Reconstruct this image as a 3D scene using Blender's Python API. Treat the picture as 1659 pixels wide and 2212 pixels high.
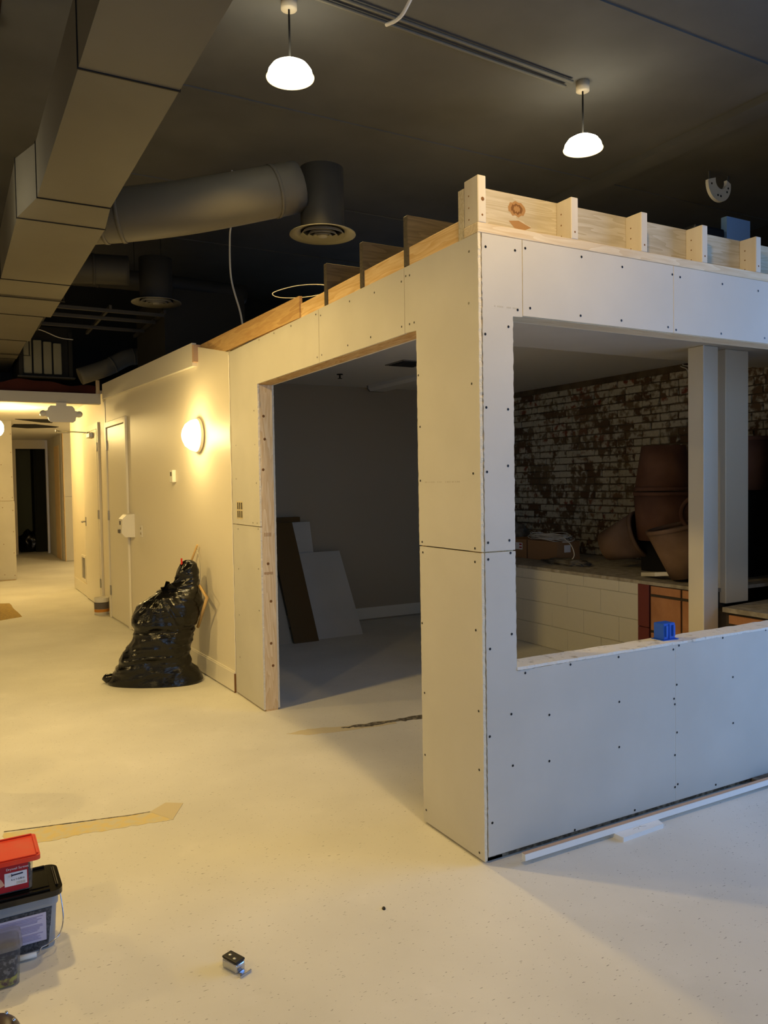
import bpy, bmesh, math, random
from mathutils import Vector, Matrix, noise
random.seed(7)
for o in list(bpy.data.objects): bpy.data.objects.remove(o, do_unlink=True)
SC = bpy.context.scene
COL = SC.collection

# ------------------------------------------------------------------ camera
CAM_LOC = Vector((-1.8005, -2.4697, 1.4986))
YAW, PITCH, ROLL = math.radians(29.089), math.radians(-2.087), math.radians(-0.915)
fw = Vector((math.sin(YAW)*math.cos(PITCH), math.cos(YAW)*math.cos(PITCH), math.sin(PITCH)))
r0 = Vector((math.cos(YAW), -math.sin(YAW), 0)); u0 = r0.cross(fw)
rt = r0*math.cos(ROLL) + u0*math.sin(ROLL); up = -r0*math.sin(ROLL) + u0*math.cos(ROLL)
cam_d = bpy.data.cameras.new('camera'); cam = bpy.data.objects.new('camera', cam_d); COL.objects.link(cam)
cam_d.sensor_fit = 'VERTICAL'; cam_d.sensor_height = 24.0; cam_d.lens = 1704.37*24.0/2212.0
cam_d.clip_start = 0.02; cam_d.clip_end = 100
m3 = Matrix((rt, up, -fw)).transposed()
cam.matrix_world = Matrix.Translation(CAM_LOC) @ m3.to_4x4()
SC.camera = cam
# ------------------------------------------------------------------ view, world, daylight
vs = SC.view_settings
vs.view_transform = 'Standard'; vs.look = 'None'; vs.gamma = 1.0; vs.use_curve_mapping = False
vs.exposure = 0.36
world = bpy.data.worlds.new('world'); SC.world = world; world.use_nodes = True
world.node_tree.nodes['Background'].inputs[0].default_value = (0.50, 0.66, 1.0, 1)
world.node_tree.nodes['Background'].inputs[1].default_value = 0.6
WARM = (1.0, 0.68, 0.22)
SUNNYBLUE = (0.22, 0.47, 1.0)
# daylight of the storefront glazing, right of the camera
ad = bpy.data.lights.new('storefront_daylight', 'AREA'); ad.shape = 'RECTANGLE'; ad.size = 2.4; ad.size_y = 3.2
ad.energy = 115; ad.color = SUNNYBLUE
ao = bpy.data.objects.new('storefront_daylight', ad); COL.objects.link(ao)
ao.location = (4.34, -2.0, 1.75); ao.rotation_euler = (0, math.radians(90), 0)
# bluish fill light added behind the camera, out of view 
bd = bpy.data.lights.new('front_fill', 'AREA'); bd.shape = 'RECTANGLE'; bd.size = 4.4; bd.size_y = 2.3
bd.energy = 50; bd.color = (0.42, 0.64, 1.0)
bo = bpy.data.objects.new('front_fill', bd); COL.objects.link(bo)
bo.location = (-1.6, -6.42, 1.75); bo.rotation_euler = (math.radians(90), 0, 0)

LAMP_W = 110.0
SCONCE_W = 10.0

# ------------------------------------------------------------------ helpers
def lin(c): return tuple(((v/255.0)/12.92 if v/255.0 <= 0.04045 else ((v/255.0+0.055)/1.055)**2.4) for v in c)
MATS = {}
def mat(name, rgb, rough=0.6, spec=0.3, metal=0.0, vary=None, bump=None, stretch=(1,1,1), emit=None, trans=0.0, ior=1.45, alpha=1.0, coat=0.0):
    """vary=(scale, rgb2, lo, hi) noise mix; bump=(scale, strength)"""
    m = bpy.data.materials.new(name); m.use_nodes = True
    nt = m.node_tree; b = nt.nodes['Principled BSDF']
    c = (*lin(rgb), 1)
    b.inputs['Base Color'].default_value = c
    b.inputs['Roughness'].default_value = rough; b.inputs['Metallic'].default_value = metal
    b.inputs['Specular IOR Level'].default_value = spec
    b.inputs['Transmission Weight'].default_value = trans; b.inputs['IOR'].default_value = ior
    b.inputs['Alpha'].default_value = alpha
    b.inputs['Coat Weight'].default_value = coat
    if vary or bump:
        tc = nt.nodes.new('ShaderNodeTexCoord'); mp = nt.nodes.new('ShaderNodeMapping')
        mp.inputs['Scale'].default_value = stretch
        nt.links.new(tc.outputs['Object'], mp.inputs['Vector'])
    if vary:
        n = nt.nodes.new('ShaderNodeTexNoise'); n.inputs['Scale'].default_value = vary[0]; n.inputs['Detail'].default_value = 6
        nt.links.new(mp.outputs[0], n.inputs['Vector'])
        r = nt.nodes.new('ShaderNodeValToRGB'); r.color_ramp.elements[0].position = vary[2]; r.color_ramp.elements[1].position = vary[3]
        r.color_ramp.elements[0].color = c; r.color_ramp.elements[1].color = (*lin(vary[1]), 1)
        nt.links.new(n.outputs['Fac'], r.inputs['Fac']); nt.links.new(r.outputs['Color'], b.inputs['Base Color'])
    if bump:
        n2 = nt.nodes.new('ShaderNodeTexNoise'); n2.inputs['Scale'].default_value = bump[0]; n2.inputs['Detail'].default_value = 5
        nt.links.new(mp.outputs[0], n2.inputs['Vector'])
        bp = nt.nodes.new('ShaderNodeBump'); bp.inputs['Strength'].default_value = bump[1]; bp.inputs['Distance'].default_value = 0.01
        nt.links.new(n2.outputs['Fac'], bp.inputs['Height']); nt.links.new(bp.outputs['Normal'], b.inputs['Normal'])
    if emit:
        b.inputs['Emission Color'].default_value = (*emit[0], 1); b.inputs['Emission Strength'].default_value = emit[1]
    MATS[name] = m
    return m

def wood(name, c1, c2, axis, ring=16.0, grain=90.0):
    """axis: grain direction 0/1/2"""
    m = bpy.data.materials.new(name); m.use_nodes = True; nt = m.node_tree; b = nt.nodes['Principled BSDF']
    tc = nt.nodes.new('ShaderNodeTexCoord'); mp = nt.nodes.new('ShaderNodeMapping')
    s = [1.0, 1.0, 1.0]; s[axis] = 0.10; mp.inputs['Scale'].default_value = s
    oi = nt.nodes.new('ShaderNodeObjectInfo')
    cmb = nt.nodes.new('ShaderNodeVectorMath'); cmb.operation = 'SCALE'; cmb.inputs['Scale'].default_value = 3.0
    nt.links.new(oi.outputs['Random'], cmb.inputs[0]); nt.links.new(cmb.outputs[0], mp.inputs['Location'])
    nt.links.new(tc.outputs['Object'], mp.inputs['Vector'])
    n0 = nt.nodes.new('ShaderNodeTexNoise'); n0.inputs['Scale'].default_value = 7; n0.inputs['Detail'].default_value = 3
    nt.links.new(mp.outputs[0], n0.inputs['Vector'])
    ml = nt.nodes.new('ShaderNodeMath'); ml.operation = 'MULTIPLY'; ml.inputs[1].default_value = ring
    nt.links.new(n0.outputs['Fac'], ml.inputs[0])
    fr = nt.nodes.new('ShaderNodeMath'); fr.operation = 'FRACT'; nt.links.new(ml.outputs[0], fr.inputs[0])
    n1 = nt.nodes.new('ShaderNodeTexNoise'); n1.inputs['Scale'].default_value = grain; n1.inputs['Detail'].default_value = 4
    nt.links.new(mp.outputs[0], n1.inputs['Vector'])
    ad_ = nt.nodes.new('ShaderNodeMath'); ad_.operation = 'MULTIPLY_ADD'; ad_.inputs[1].default_value = 0.5
    nt.links.new(fr.outputs[0], ad_.inputs[0]); nt.links.new(n1.outputs['Fac'], ad_.inputs[2])
    r = nt.nodes.new('ShaderNodeValToRGB'); r.color_ramp.elements[0].position = 0.25; r.color_ramp.elements[1].position = 1.0
    r.color_ramp.elements[0].color = (*lin(c1), 1); r.color_ramp.elements[1].color = (*lin(c2), 1)
    nt.links.new(ad_.outputs[0], r.inputs['Fac']); nt.links.new(r.outputs['Color'], b.inputs['Base Color'])
    b.inputs['Roughness'].default_value = 0.65; b.inputs['Specular IOR Level'].default_value = 0.25
    bp = nt.nodes.new('ShaderNodeBump'); bp.inputs['Strength'].default_value = 0.15; bp.inputs['Distance'].default_value = 0.004
    nt.links.new(n1.outputs['Fac'], bp.inputs['Height']); nt.links.new(bp.outputs['Normal'], b.inputs['Normal'])
    MATS[name] = m
    return m

def floor_material():
    m = bpy.data.materials.new('vinyl_floor'); m.use_nodes = True; nt = m.node_tree; b = nt.nodes['Principled BSDF']; L = nt.links.new
    tc = nt.nodes.new('ShaderNodeTexCoord')
    def N(scale, detail=3, vec=None, rot=None, st=None):
        n = nt.nodes.new('ShaderNodeTexNoise'); n.inputs['Scale'].default_value = scale; n.inputs['Detail'].default_value = detail
        mp = nt.nodes.new('ShaderNodeMapping')
        if st: mp.inputs['Scale'].default_value = st
        if rot: mp.inputs['Rotation'].default_value = (0, 0, rot)
        L(tc.outputs['Object'], mp.inputs['Vector']); L(mp.outputs[0], n.inputs['Vector']); return n
    def ramp(n, p0, p1, c0, c1):
        r = nt.nodes.new('ShaderNodeValToRGB'); r.color_ramp.elements[0].position = p0; r.color_ramp.elements[1].position = p1
        r.color_ramp.elements[0].color = (*c0, 1); r.color_ramp.elements[1].color = (*c1, 1); L(n.outputs['Fac'], r.inputs['Fac']); return r
    def mix(a, bb, f, mode='MIX'):
        x = nt.nodes.new('ShaderNodeMix'); x.data_type = 'RGBA'; x.blend_type = mode
        if isinstance(f, float): x.inputs[0].default_value = f
        else: L(f, x.inputs[0])
        L(a, x.inputs[6]); L(bb, x.inputs[7]); return x.outputs[2]
    base = ramp(N(1.3, 6), 0.35, 0.68, lin((208, 206, 197)), lin((224, 222, 213)))
    dust = ramp(N(4.5, 8), 0.60, 0.80, (0, 0, 0), (0.35, 0.35, 0.35))
    white = nt.nodes.new('ShaderNodeRGB'); white.outputs[0].default_value = (*lin((238, 235, 228)), 1)
    c = mix(base.outputs[0], white.outputs[0], dust.outputs[0])
    dark = nt.nodes.new('ShaderNodeRGB'); dark.outputs[0].default_value = (*lin((108, 105, 97)), 1)
    for sc, rot, st in ((46, 0.35, (1, 3.2, 1)), (60, -0.5, (1, 3.0, 1))):
        fl = ramp(N(sc, 1, rot=rot, st=st), 0.727, 0.755, (0, 0, 0), (0.7, 0.7, 0.7))
        c = mix(c, dark.outputs[0], fl.outputs[0])
    L(c, b.inputs['Base Color'])
    b.inputs['Roughness'].default_value = 0.55; b.inputs['Specular IOR Level'].default_value = 0.25
    bp = nt.nodes.new('ShaderNodeBump'); bp.inputs['Strength'].default_value = 0.06; bp.inputs['Distance'].default_value = 0.01
    L(N(18, 5).outputs['Fac'], bp.inputs['Height']); L(bp.outputs['Normal'], b.inputs['Normal'])
    MATS['floor'] = m; return m

def brick_material():
    m = bpy.data.materials.new('peeling_brick'); m.use_nodes = True; nt = m.node_tree; b = nt.nodes['Principled BSDF']; L = nt.links.new
    ge = nt.nodes.new('ShaderNodeNewGeometry'); oi = nt.nodes.new('ShaderNodeObjectInfo')
    def N(sc, d=5):
        n = nt.nodes.new('ShaderNodeTexNoise'); n.inputs['Scale'].default_value = sc; n.inputs['Detail'].default_value = d
        L(ge.outputs['Position'], n.inputs['Vector']); return n
    r1 = nt.nodes.new('ShaderNodeValToRGB'); r1.color_ramp.elements[0].color = (*lin((104, 78, 54)), 1); r1.color_ramp.elements[1].color = (*lin((136, 72, 50)), 1)
    r1.color_ramp.elements.new(0.5).color = (*lin((130, 112, 84)), 1)
    L(oi.outputs['Random'], r1.inputs['Fac'])
    r2 = nt.nodes.new('ShaderNodeValToRGB'); r2.color_ramp.elements[0].color = (*lin((176, 168, 140)), 1); r2.color_ramp.elements[1].color = (*lin((226, 218, 194)), 1)
    L(N(30).outputs['Fac'], r2.inputs['Fac'])
    # paint coverage: large patches + small flakes + per brick chance
    a = nt.nodes.new('ShaderNodeMath'); a.operation = 'MULTIPLY_ADD'; a.inputs[1].default_value = 0.8; L(N(2.6, 3).outputs['Fac'], a.inputs[0])
    f = nt.nodes.new('ShaderNodeMath'); f.operation = 'MULTIPLY_ADD'; f.inputs[1].default_value = 1.25; L(N(15, 6).outputs['Fac'], f.inputs[0])
    rr = nt.nodes.new('ShaderNodeMath'); rr.operation = 'MULTIPLY'; rr.inputs[1].default_value = 0.26; L(oi.outputs['Random'], rr.inputs[0])
    L(rr.outputs[0], f.inputs[2]); L(f.outputs[0], a.inputs[2])
    rp = nt.nodes.new('ShaderNodeValToRGB'); rp.color_ramp.elements[0].position = 0.0; rp.color_ramp.elements[1].position = 1.0
    mr = nt.nodes.new('ShaderNodeMapRange'); mr.inputs[1].default_value = 1.04; mr.inputs[2].default_value = 1.22; L(a.outputs[0], mr.inputs[0])
    x = nt.nodes.new('ShaderNodeMix'); x.data_type = 'RGBA'; L(mr.outputs[0], x.inputs[0]); L(r1.outputs[0], x.inputs[6]); L(r2.outputs[0], x.inputs[7])
    L(x.outputs[2], b.inputs['Base Color']); b.inputs['Roughness'].default_value = 0.85; b.inputs['Specular IOR Level'].default_value = 0.15
    bp = nt.nodes.new('ShaderNodeBump'); bp.inputs['Strength'].default_value = 0.5; bp.inputs['Distance'].default_value = 0.006
    L(N(40, 6).outputs['Fac'], bp.inputs['Height']); L(bp.outputs['Normal'], b.inputs['Normal'])
    nt.nodes.remove(rp)
    MATS['brick'] = m; return m

# --- bmesh builders
def bx(bm, x0, x1, y0, y1, z0, z1, mi=0):
    v = [bm.verts.new(p) for p in ((x0,y0,z0),(x1,y0,z0),(x1,y1,z0),(x0,y1,z0),(x0,y0,z1),(x1,y0,z1),(x1,y1,z1),(x0,y1,z1))]
    fs = [bm.faces.new([v[i] for i in q]) for q in ((3,2,1,0),(4,5,6,7),(0,1,5,4),(1,2,6,5),(2,3,7,6),(3,0,4,7))]
    for f in fs: f.material_index = mi
    return fs
def prism(bm, poly, axis, a, b, cap=0, side=0):
    """poly of (u,v): axis 0 -> (y,z), 1 -> (x,z), 2 -> (x,y)"""
    def P(u, v, w):
        return (w,u,v) if axis == 0 else ((u,w,v) if axis == 1 else (u,v,w))
    A = [bm.verts.new(P(u,v,a)) for u,v in poly]; B = [bm.verts.new(P(u,v,b)) for u,v in poly]
    n = len(poly)
    f = bm.faces.new(A); f.material_index = cap
    f = bm.faces.new(B[::-1]); f.material_index = cap
    for i in range(n):
        f = bm.faces.new((A[i], B[i], B[(i+1)%n], A[(i+1)%n])); f.material_index = side
    bmesh.ops.recalc_face_normals(bm, faces=bm.faces[:])
def rag(poly, edges, step=0.012, amp=0.0015):
    """ragged cut: add jittered points along the given edges of a polygon"""
    out = []; n = len(poly)
    for i in range(n):
        p, q = poly[i], poly[(i+1)%n]; out.append(p)
        if i in edges:
            d = math.hypot(q[0]-p[0], q[1]-p[1]); k = int(d/step)
            nx, ny = -(q[1]-p[1])/d, (q[0]-p[0])/d
            for j in range(1, k):
                t = j/k; w = random.uniform(-amp, amp)
                out.append((p[0]+(q[0]-p[0])*t+nx*w, p[1]+(q[1]-p[1])*t+ny*w))
    return out
def tube(bm, pts, r, seg=10, cap=True, mi=0):
    pts = [Vector(p) for p in pts]; rs = r if isinstance(r, (list, tuple)) else [r]*len(pts)
    t0 = (pts[1]-pts[0]).normalized(); ref = Vector((0,0,1)) if abs(t0.z) < 0.9 else Vector((1,0,0))
    rings = []; nrm = t0.cross(ref).normalized()
    for i, p in enumerate(pts):
        t = (pts[min(i+1, len(pts)-1)]-pts[max(i-1, 0)]).normalized()
        nrm = (nrm - t*nrm.dot(t)).normalized(); bn = t.cross(nrm)
        rings.append([bm.verts.new(p + (nrm*math.cos(2*math.pi*k/seg)+bn*math.sin(2*math.pi*k/seg))*rs[i]) for k in range(seg)])
    for a, b in zip(rings, rings[1:]):
        for k in range(seg):
            f = bm.faces.new((a[k], a[(k+1)%seg], b[(k+1)%seg], b[k])); f.smooth = True; f.material_index = mi
    if cap:
        bm.faces.new(rings[0][::-1]).material_index = mi; bm.faces.new(rings[-1]).material_index = mi
    return rings
def lathe(bm, prof, center=(0,0,0), seg=32, axis='z', mi=0, closed=False):
    c = Vector(center); rings = []
    for r, h in prof:
        ring = []
        for k in range(seg):
            a = 2*math.pi*k/seg
            if axis == 'z': p = Vector((r*math.cos(a), r*math.sin(a), h))
            elif axis == 'x': p = Vector((h, r*math.cos(a), r*math.sin(a)))
            else: p = Vector((r*math.cos(a), h, r*math.sin(a)))
            ring.append(bm.verts.new(c+p))
        rings.append(ring)
    for a, b in zip(rings, rings[1:]):
        for k in range(seg):
            f = bm.faces.new((a[k], a[(k+1)%seg], b[(k+1)%seg], b[k])); f.smooth = True; f.material_index = mi
    if prof[0][0] > 1e-5 and closed: bm.faces.new(rings[0][::-1])
    if prof[-1][0] > 1e-5 and closed: bm.faces.new(rings[-1])
    bmesh.ops.remove_doubles(bm, verts=bm.verts[:], dist=1e-5)
    bmesh.ops.recalc_face_normals(bm, faces=bm.faces[:])
def rbox(bm, x0, x1, y0, y1, z0, z1, r=0.01, seg=2):
    fs = bx(bm, x0, x1, y0, y1, z0, z1)
    es = {e for f in fs for e in f.edges}
    bmesh.ops.bevel(bm, geom=list(es), offset=r, segments=seg, affect='EDGES', profile=0.6)
def smooth_path(pts, n=8):
    P = [Vector(p) for p in pts]; P = [P[0]*2-P[1]] + P + [P[-1]*2-P[-2]]; out = []
    for i in range(1, len(P)-2):
        for k in range(n):
            t = k/n; a, b, c, d = P[i-1], P[i], P[i+1], P[i+2]
            out.append(0.5*((2*b)+(c-a)*t+(2*a-5*b+4*c-d)*t*t+(3*b-a-3*c+d)*t**3))
    out.append(P[-2]); return out

def wloc(o):
    v = Vector((0,0,0))
    while o: v += o.location; o = o.parent
    return v
def empty(name, loc=(0,0,0), rz=0):
    o = bpy.data.objects.new(name, None); COL.objects.link(o); o.location = loc; o.rotation_euler = (0,0,rz); o.empty_display_size = 0.1
    return o
def obj(name, bm, m, parent=None, local=False, smooth=False, kind=None, origin=None):
    me = bpy.data.meshes.new(name)
    if parent is not None and not local:
        bmesh.ops.translate(bm, verts=bm.verts[:], vec=-wloc(parent))
    o = bpy.data.objects.new(name, me); COL.objects.link(o)
    if parent is None:
        if origin is None:
            xs = [v.co for v in bm.verts]
            origin = (sum(c.x for c in xs)/len(xs), sum(c.y for c in xs)/len(xs), min(c.z for c in xs))
        bmesh.ops.translate(bm, verts=bm.verts[:], vec=-Vector(origin)); o.location = origin
    if smooth:
        for f in bm.faces: f.smooth = True
    bm.to_mesh(me); bm.free()
    for x in (m if isinstance(m, (list, tuple)) else [m]): me.materials.append(MATS[x] if isinstance(x, str) else x)
    if parent is not None: o.parent = parent
    if kind: o['kind'] = kind
    return o
def tag(o, label, cat, group=None):
    o['label'] = label; o['category'] = cat
    if group: o['group'] = group
    return o
def struct(o): o['kind'] = 'structure'; return o
def box_part(name, c, m, parent, r=0.0, local=False):
    bm = bmesh.new()
    if r: rbox(bm, *c, r=r, seg=1)
    else: bx(bm, *c)
    return obj(name, bm, m, parent, local)
def discs(bm, pts, axis, pos, r, sgn=-1, seg=8):
    for u, v in pts:
        ring = []
        for k in range(seg):
            a = 2*math.pi*k/seg; du, dv = r*math.cos(a), r*math.sin(a)
            ring.append(bm.verts.new((pos, u+du, v+dv) if axis == 0 else (u+du, pos, v+dv)))
        c = bm.verts.new((pos-sgn*0.0, u, v) if axis == 0 else (u, pos, v))
        for k in range(seg): bm.faces.new((ring[k], ring[(k+1)%seg], c))
def text_mesh(name, s, size, m, parent, mw, depth=0.0002):
    cu = bpy.data.curves.new(name, 'FONT'); cu.body = s; cu.size = size; cu.extrude = depth; cu.align_x = 'LEFT'
    t = bpy.data.objects.new(name+'_src', cu); COL.objects.link(t)
    dg = bpy.context.evaluated_depsgraph_get(); me = bpy.data.meshes.new_from_object(t.evaluated_get(dg))
    bpy.data.objects.remove(t, do_unlink=True)
    me.materials.clear(); me.materials.append(MATS[m]); me.transform(mw)
    o = bpy.data.objects.new(name, me); COL.objects.link(o); o.parent = parent
    return o

# ------------------------------------------------------------------ materials
mat('drywall', (196,193,184), 0.75, 0.15, vary=(2.5,(203,200,191),0.4,0.7))
mat('gypsum', (226,216,190), 0.9, 0.1, bump=(160,0.5))
mat('print_grey', (182,178,166), 0.8, 0.1)
mat('screw', (22,21,20), 0.4, 0.4)
mat('paint_cream', (226,218,198), 0.45, 0.35, bump=(25,0.05))
mat('paint_trim', (228,222,206), 0.4, 0.4)
mat('paint_door', (226,220,202), 0.38, 0.4)
mat('paint_grey', (172,160,138), 0.6, 0.25)
mat('ceiling_white', (222,220,214), 0.7, 0.2)
mat('ceiling_dark', (88,87,84), 0.75, 0.2, vary=(1.2,(76,75,72),0.35,0.7))
mat('dark_paint', (44,43,40), 0.8, 0.15)
mat('dark_brown', (44,32,25), 0.8, 0.15, vary=(3,(30,22,18),0.35,0.65))
mat('joist_dark', (92,78,66), 0.8, 0.15, vary=(3,(70,58,48),0.35,0.65))
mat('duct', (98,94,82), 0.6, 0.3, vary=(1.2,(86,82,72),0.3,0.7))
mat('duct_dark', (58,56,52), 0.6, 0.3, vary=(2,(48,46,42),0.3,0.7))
mat('seam', (20,18,16), 0.8)
mat('diffuser', (118,115,106), 0.5, 0.3)
mat('diffuser_light', (112,109,98), 0.5, 0.3)
mat('filter', (138,134,112), 0.9, 0.1, bump=(120,0.4))
mat('red_brown', (72,34,26), 0.8, 0.15, vary=(4,(56,26,20),0.35,0.65))
wood('pine_x', (222,210,184), (202,182,148), 0); wood('pine_y', (232,206,156), (208,170,112), 1); wood('pine_z', (234,214,174), (212,182,134), 2)
wood('joist_x', (88,79,64), (68,60,48), 0)
wood('pale_x', (204,196,174), (178,166,138), 0, ring=22)
wood('ply_y', (208,174,118), (182,144,92), 1, ring=6)
wood('lvl_y', (234,206,150), (190,146,86), 1, ring=26)
mat('stud_face', (208,202,188), 0.7, 0.2, vary=(8,(194,184,164),0.4,0.7), stretch=(1,1,0.15))
mat('knot', (120,84,46), 0.7, 0.2)
mat('knot_edge', (164,126,80), 0.7, 0.2)
mat('sill_mud', (226,222,212), 0.85, 0.1, vary=(26,(176,170,156),0.58,0.72), bump=(60,0.5))
mat('blue_box', (32,86,190), 0.45, 0.4)
mat('blue_foam', (110,142,178), 0.7, 0.2)
mat('white_trim', (236,236,232), 0.4, 0.4)
mat('bare_trim', (196,164,136), 0.7, 0.2)
mat('concrete', (168,162,150), 0.9, 0.1, vary=(14,(140,134,122),0.4,0.65), bump=(50,0.4))
mat('block', (206,204,194), 0.6, 0.25, bump=(55,0.35))
mat('block_joint', (198,196,186), 0.8, 0.1)
mat('oxblood', (112,56,52), 0.45, 0.4, bump=(30,0.2))
mat('terracotta', (184,134,98), 0.6, 0.3, vary=(9,(168,118,84),0.35,0.65))
mat('mortar', (74,68,62), 0.9, 0.1)
mat('brick_mortar', (98,84,64), 0.95, 0.05, vary=(5,(120,104,80),0.4,0.6), bump=(30,0.5))
mat('planter', (124,90,72), 0.75, 0.2, vary=(5,(106,74,60),0.35,0.65))
mat('planter_grey', (130,106,88), 0.8, 0.15, vary=(5,(110,88,72),0.35,0.65))
mat('black_plastic', (20,20,22), 0.5, 0.4)
mat('cardboard', (150,116,82), 0.85, 0.1)
mat('white_plastic', (228,224,212), 0.4, 0.4)
mat('cable_white', (214,210,200), 0.5, 0.3)
mat('brown_board', (98,76,44), 0.7, 0.2)
mat('debris', (110,106,98), 0.9, 0.1, vary=(12,(80,74,66),0.4,0.6))
mat('steel', (170,168,160), 0.35, 0.5, metal=0.9)
mat('chrome', (190,194,204), 0.22, 0.5, metal=0.9)
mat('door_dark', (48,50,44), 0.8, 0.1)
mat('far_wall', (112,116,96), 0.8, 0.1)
mat('grime', (176,150,92), 0.9, 0.1, vary=(30,(150,130,92),0.45,0.6))
mat('adhesive', (214,196,142), 0.85, 0.15, vary=(24,(206,198,170),0.42,0.6))
mat('tear_dark', (88,84,74), 0.9, 0.1, vary=(40,(140,132,116),0.45,0.62))
mat('tear_edge', (204,192,160), 0.9, 0.1)
mat('red_lid', (214,52,30), 0.4, 0.4, vary=(9,(206,84,62),0.45,0.75))
mat('clear_plastic', (206,210,214), 0.12, 0.4, trans=0.85, ior=1.1, alpha=0.55)
mat('milky_plastic', (176,180,184), 0.3, 0.4, trans=0.35, ior=1.2)
mat('bucket_fill', (92,94,98), 0.8, 0.1, vary=(160,(60,62,66),0.4,0.6))
mat('black_lid', (17,16,14), 0.16, 0.6)
mat('label_lilac', (196,192,216), 0.6, 0.2)
mat('label_ink', (150,140,176), 0.6, 0.2)
mat('label_red', (160,34,44), 0.5, 0.3)
mat('label_white', (226,226,230), 0.5, 0.3)
mat('ink_dark', (36,34,58), 0.5, 0.3)
mat('skin_print', (214,166,140), 0.6, 0.2)
mat('screws_metal', (52,54,62), 0.4, 0.5, metal=0.5, vary=(90,(120,122,130),0.5,0.62))
mat('yellow_bits', (176,170,70), 0.7, 0.2, vary=(40,(96,60,60),0.5,0.6))
mat('brown_leather', (58,44,36), 0.3, 0.5)
mat('lath', (192,160,108), 0.7, 0.2)
mat('red_tab', (196,52,36), 0.5, 0.3)
mat('amber_label', (190,126,48), 0.6, 0.2)
mat('can_grey', (96,90,86), 0.5, 0.3)
mat('lamp_glass', (255,250,236), 0.3, 0.3, emit=((1.0, 0.90, 0.66), 14.0))
mat('lamp_rim', (250,226,170), 0.4, 0.3, emit=((1.0, 0.80, 0.45), 1.6))
mat('sconce_glass', (255,248,226), 0.3, 0.3, emit=((1.0, 0.88, 0.55), 9.0))
mat('glass_pane', (220,230,240), 0.05, 0.5, trans=1.0, ior=1.02)
floor_material(); brick_material()
def bag_material():
    m = mat('bag_black', (10,10,9), 0.17, 0.5)
    nt = m.node_tree; b = nt.nodes['Principled BSDF']; L = nt.links.new
    tc = nt.nodes.new('ShaderNodeTexCoord'); mp = nt.nodes.new('ShaderNodeMapping'); mp.inputs['Scale'].default_value = (1,1,2.2); L(tc.outputs['Object'], mp.inputs['Vector'])
    n = nt.nodes.new('ShaderNodeTexNoise'); n.inputs['Scale'].default_value = 14; n.inputs['Detail'].default_value = 7; n.inputs['Distortion'].default_value = 1.5
    L(mp.outputs[0], n.inputs['Vector'])
    bp = nt.nodes.new('ShaderNodeBump'); bp.inputs['Strength'].default_value = 0.22; bp.inputs['Distance'].default_value = 0.02
    L(n.outputs['Fac'], bp.inputs['Height']); L(bp.outputs['Normal'], b.inputs['Normal'])
bag_material()

# ================================================================== SETTING
# floor and its torn patches
bm = bmesh.new(); bx(bm, -7, 6, -6.5, 19.6, -0.12, 0.0)
floor = struct(obj('floor', bm, 'floor', origin=(0,0,0)))
def flat(name, pts, z, m, th=0.0012):
    bm = bmesh.new(); prism(bm, pts, 2, z, z+th); return obj(name, bm, m, floor)
def jit(pts, n=10, a=0.008):
    out = []
    for i in range(len(pts)):
        p, q = pts[i], pts[(i+1)%len(pts)]
        for k in range(n):
            t = k/n; out.append((p[0]+(q[0]-p[0])*t+random.uniform(-a,a)*(k>0), p[1]+(q[1]-p[1])*t+random.uniform(-a,a)*(k>0)))
    return out
flat('adhesive_strip', jit([(-1.62,1.31),(-1.45,1.275),(-1.2,1.225),(-0.93,1.19),(-0.945,1.06),(-1.1,1.08),(-1.3,1.115),(-1.42,1.115),(-1.62,1.16)], 7, 0.009), 0.0, 'adhesive')
flat('floor_cut', [(-1.62,1.318),(-1.1,1.205),(-0.95,1.19),(-0.95,1.197),(-1.1,1.214),(-1.62,1.326)], 0.0003, 'tear_dark')
flat('loose_paper', [(-1.02,1.20),(-0.93,1.27),(-0.86,1.22),(-0.95,1.06)], 0.0008, 'tear_edge')
flat('adhesive_strip', jit([(-0.05,1.93),(0.1,1.95),(0.35,1.87),(0.62,1.84),(0.62,1.76),(0.3,1.79),(0.06,1.84)], 6, 0.006), 0.0, 'tear_edge')
flat('torn_gap', jit([(0.28,1.86),(0.42,1.862),(0.62,1.83),(0.85,1.83),(1.05,1.83),(1.05,1.765),(0.8,1.755),(0.6,1.79),(0.40,1.80)], 7, 0.012), 0.0006, 'tear_dark')
flat('worn_patch', jit([(-1.35,9.1),(-1.10,8.95),(-1.05,7.66),(-1.32,7.5)], 6, 0.01), 0.0, 'grime')

# ceiling of the main room
bm = bmesh.new(); bx(bm, -7, 6, -6.5, 8.6, 4.2, 4.35)
ceil = struct(obj('ceiling', bm, 'ceiling_dark', origin=(0,0,4.2)))
for y in (2.55, 3.15, 3.85, 4.65, 5.6, 6.6, 1.95, 1.35, 0.75):      # wood joists over the left bay
    box_part('joist', (-6.8,-1.46,y-0.03,y+0.03,3.95,4.18), 'joist_dark', ceil)
box_part('deck_boards', (-6.8,-1.44,-1.0,7.3,4.18,4.2), 'dark_brown', ceil)
for y in (0.9, 2.9, 4.6, 6.2):                                     # shallow seams over the right bay
    box_part('ceiling_seam', (-0.9,5.9,y-0.02,y+0.02,4.19,4.2), 'ceiling_dark', ceil)
box_part('ceiling_beam', (3.35,3.55,-1.5,8.4,4.15,4.2), 'ceiling_dark', ceil)

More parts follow.
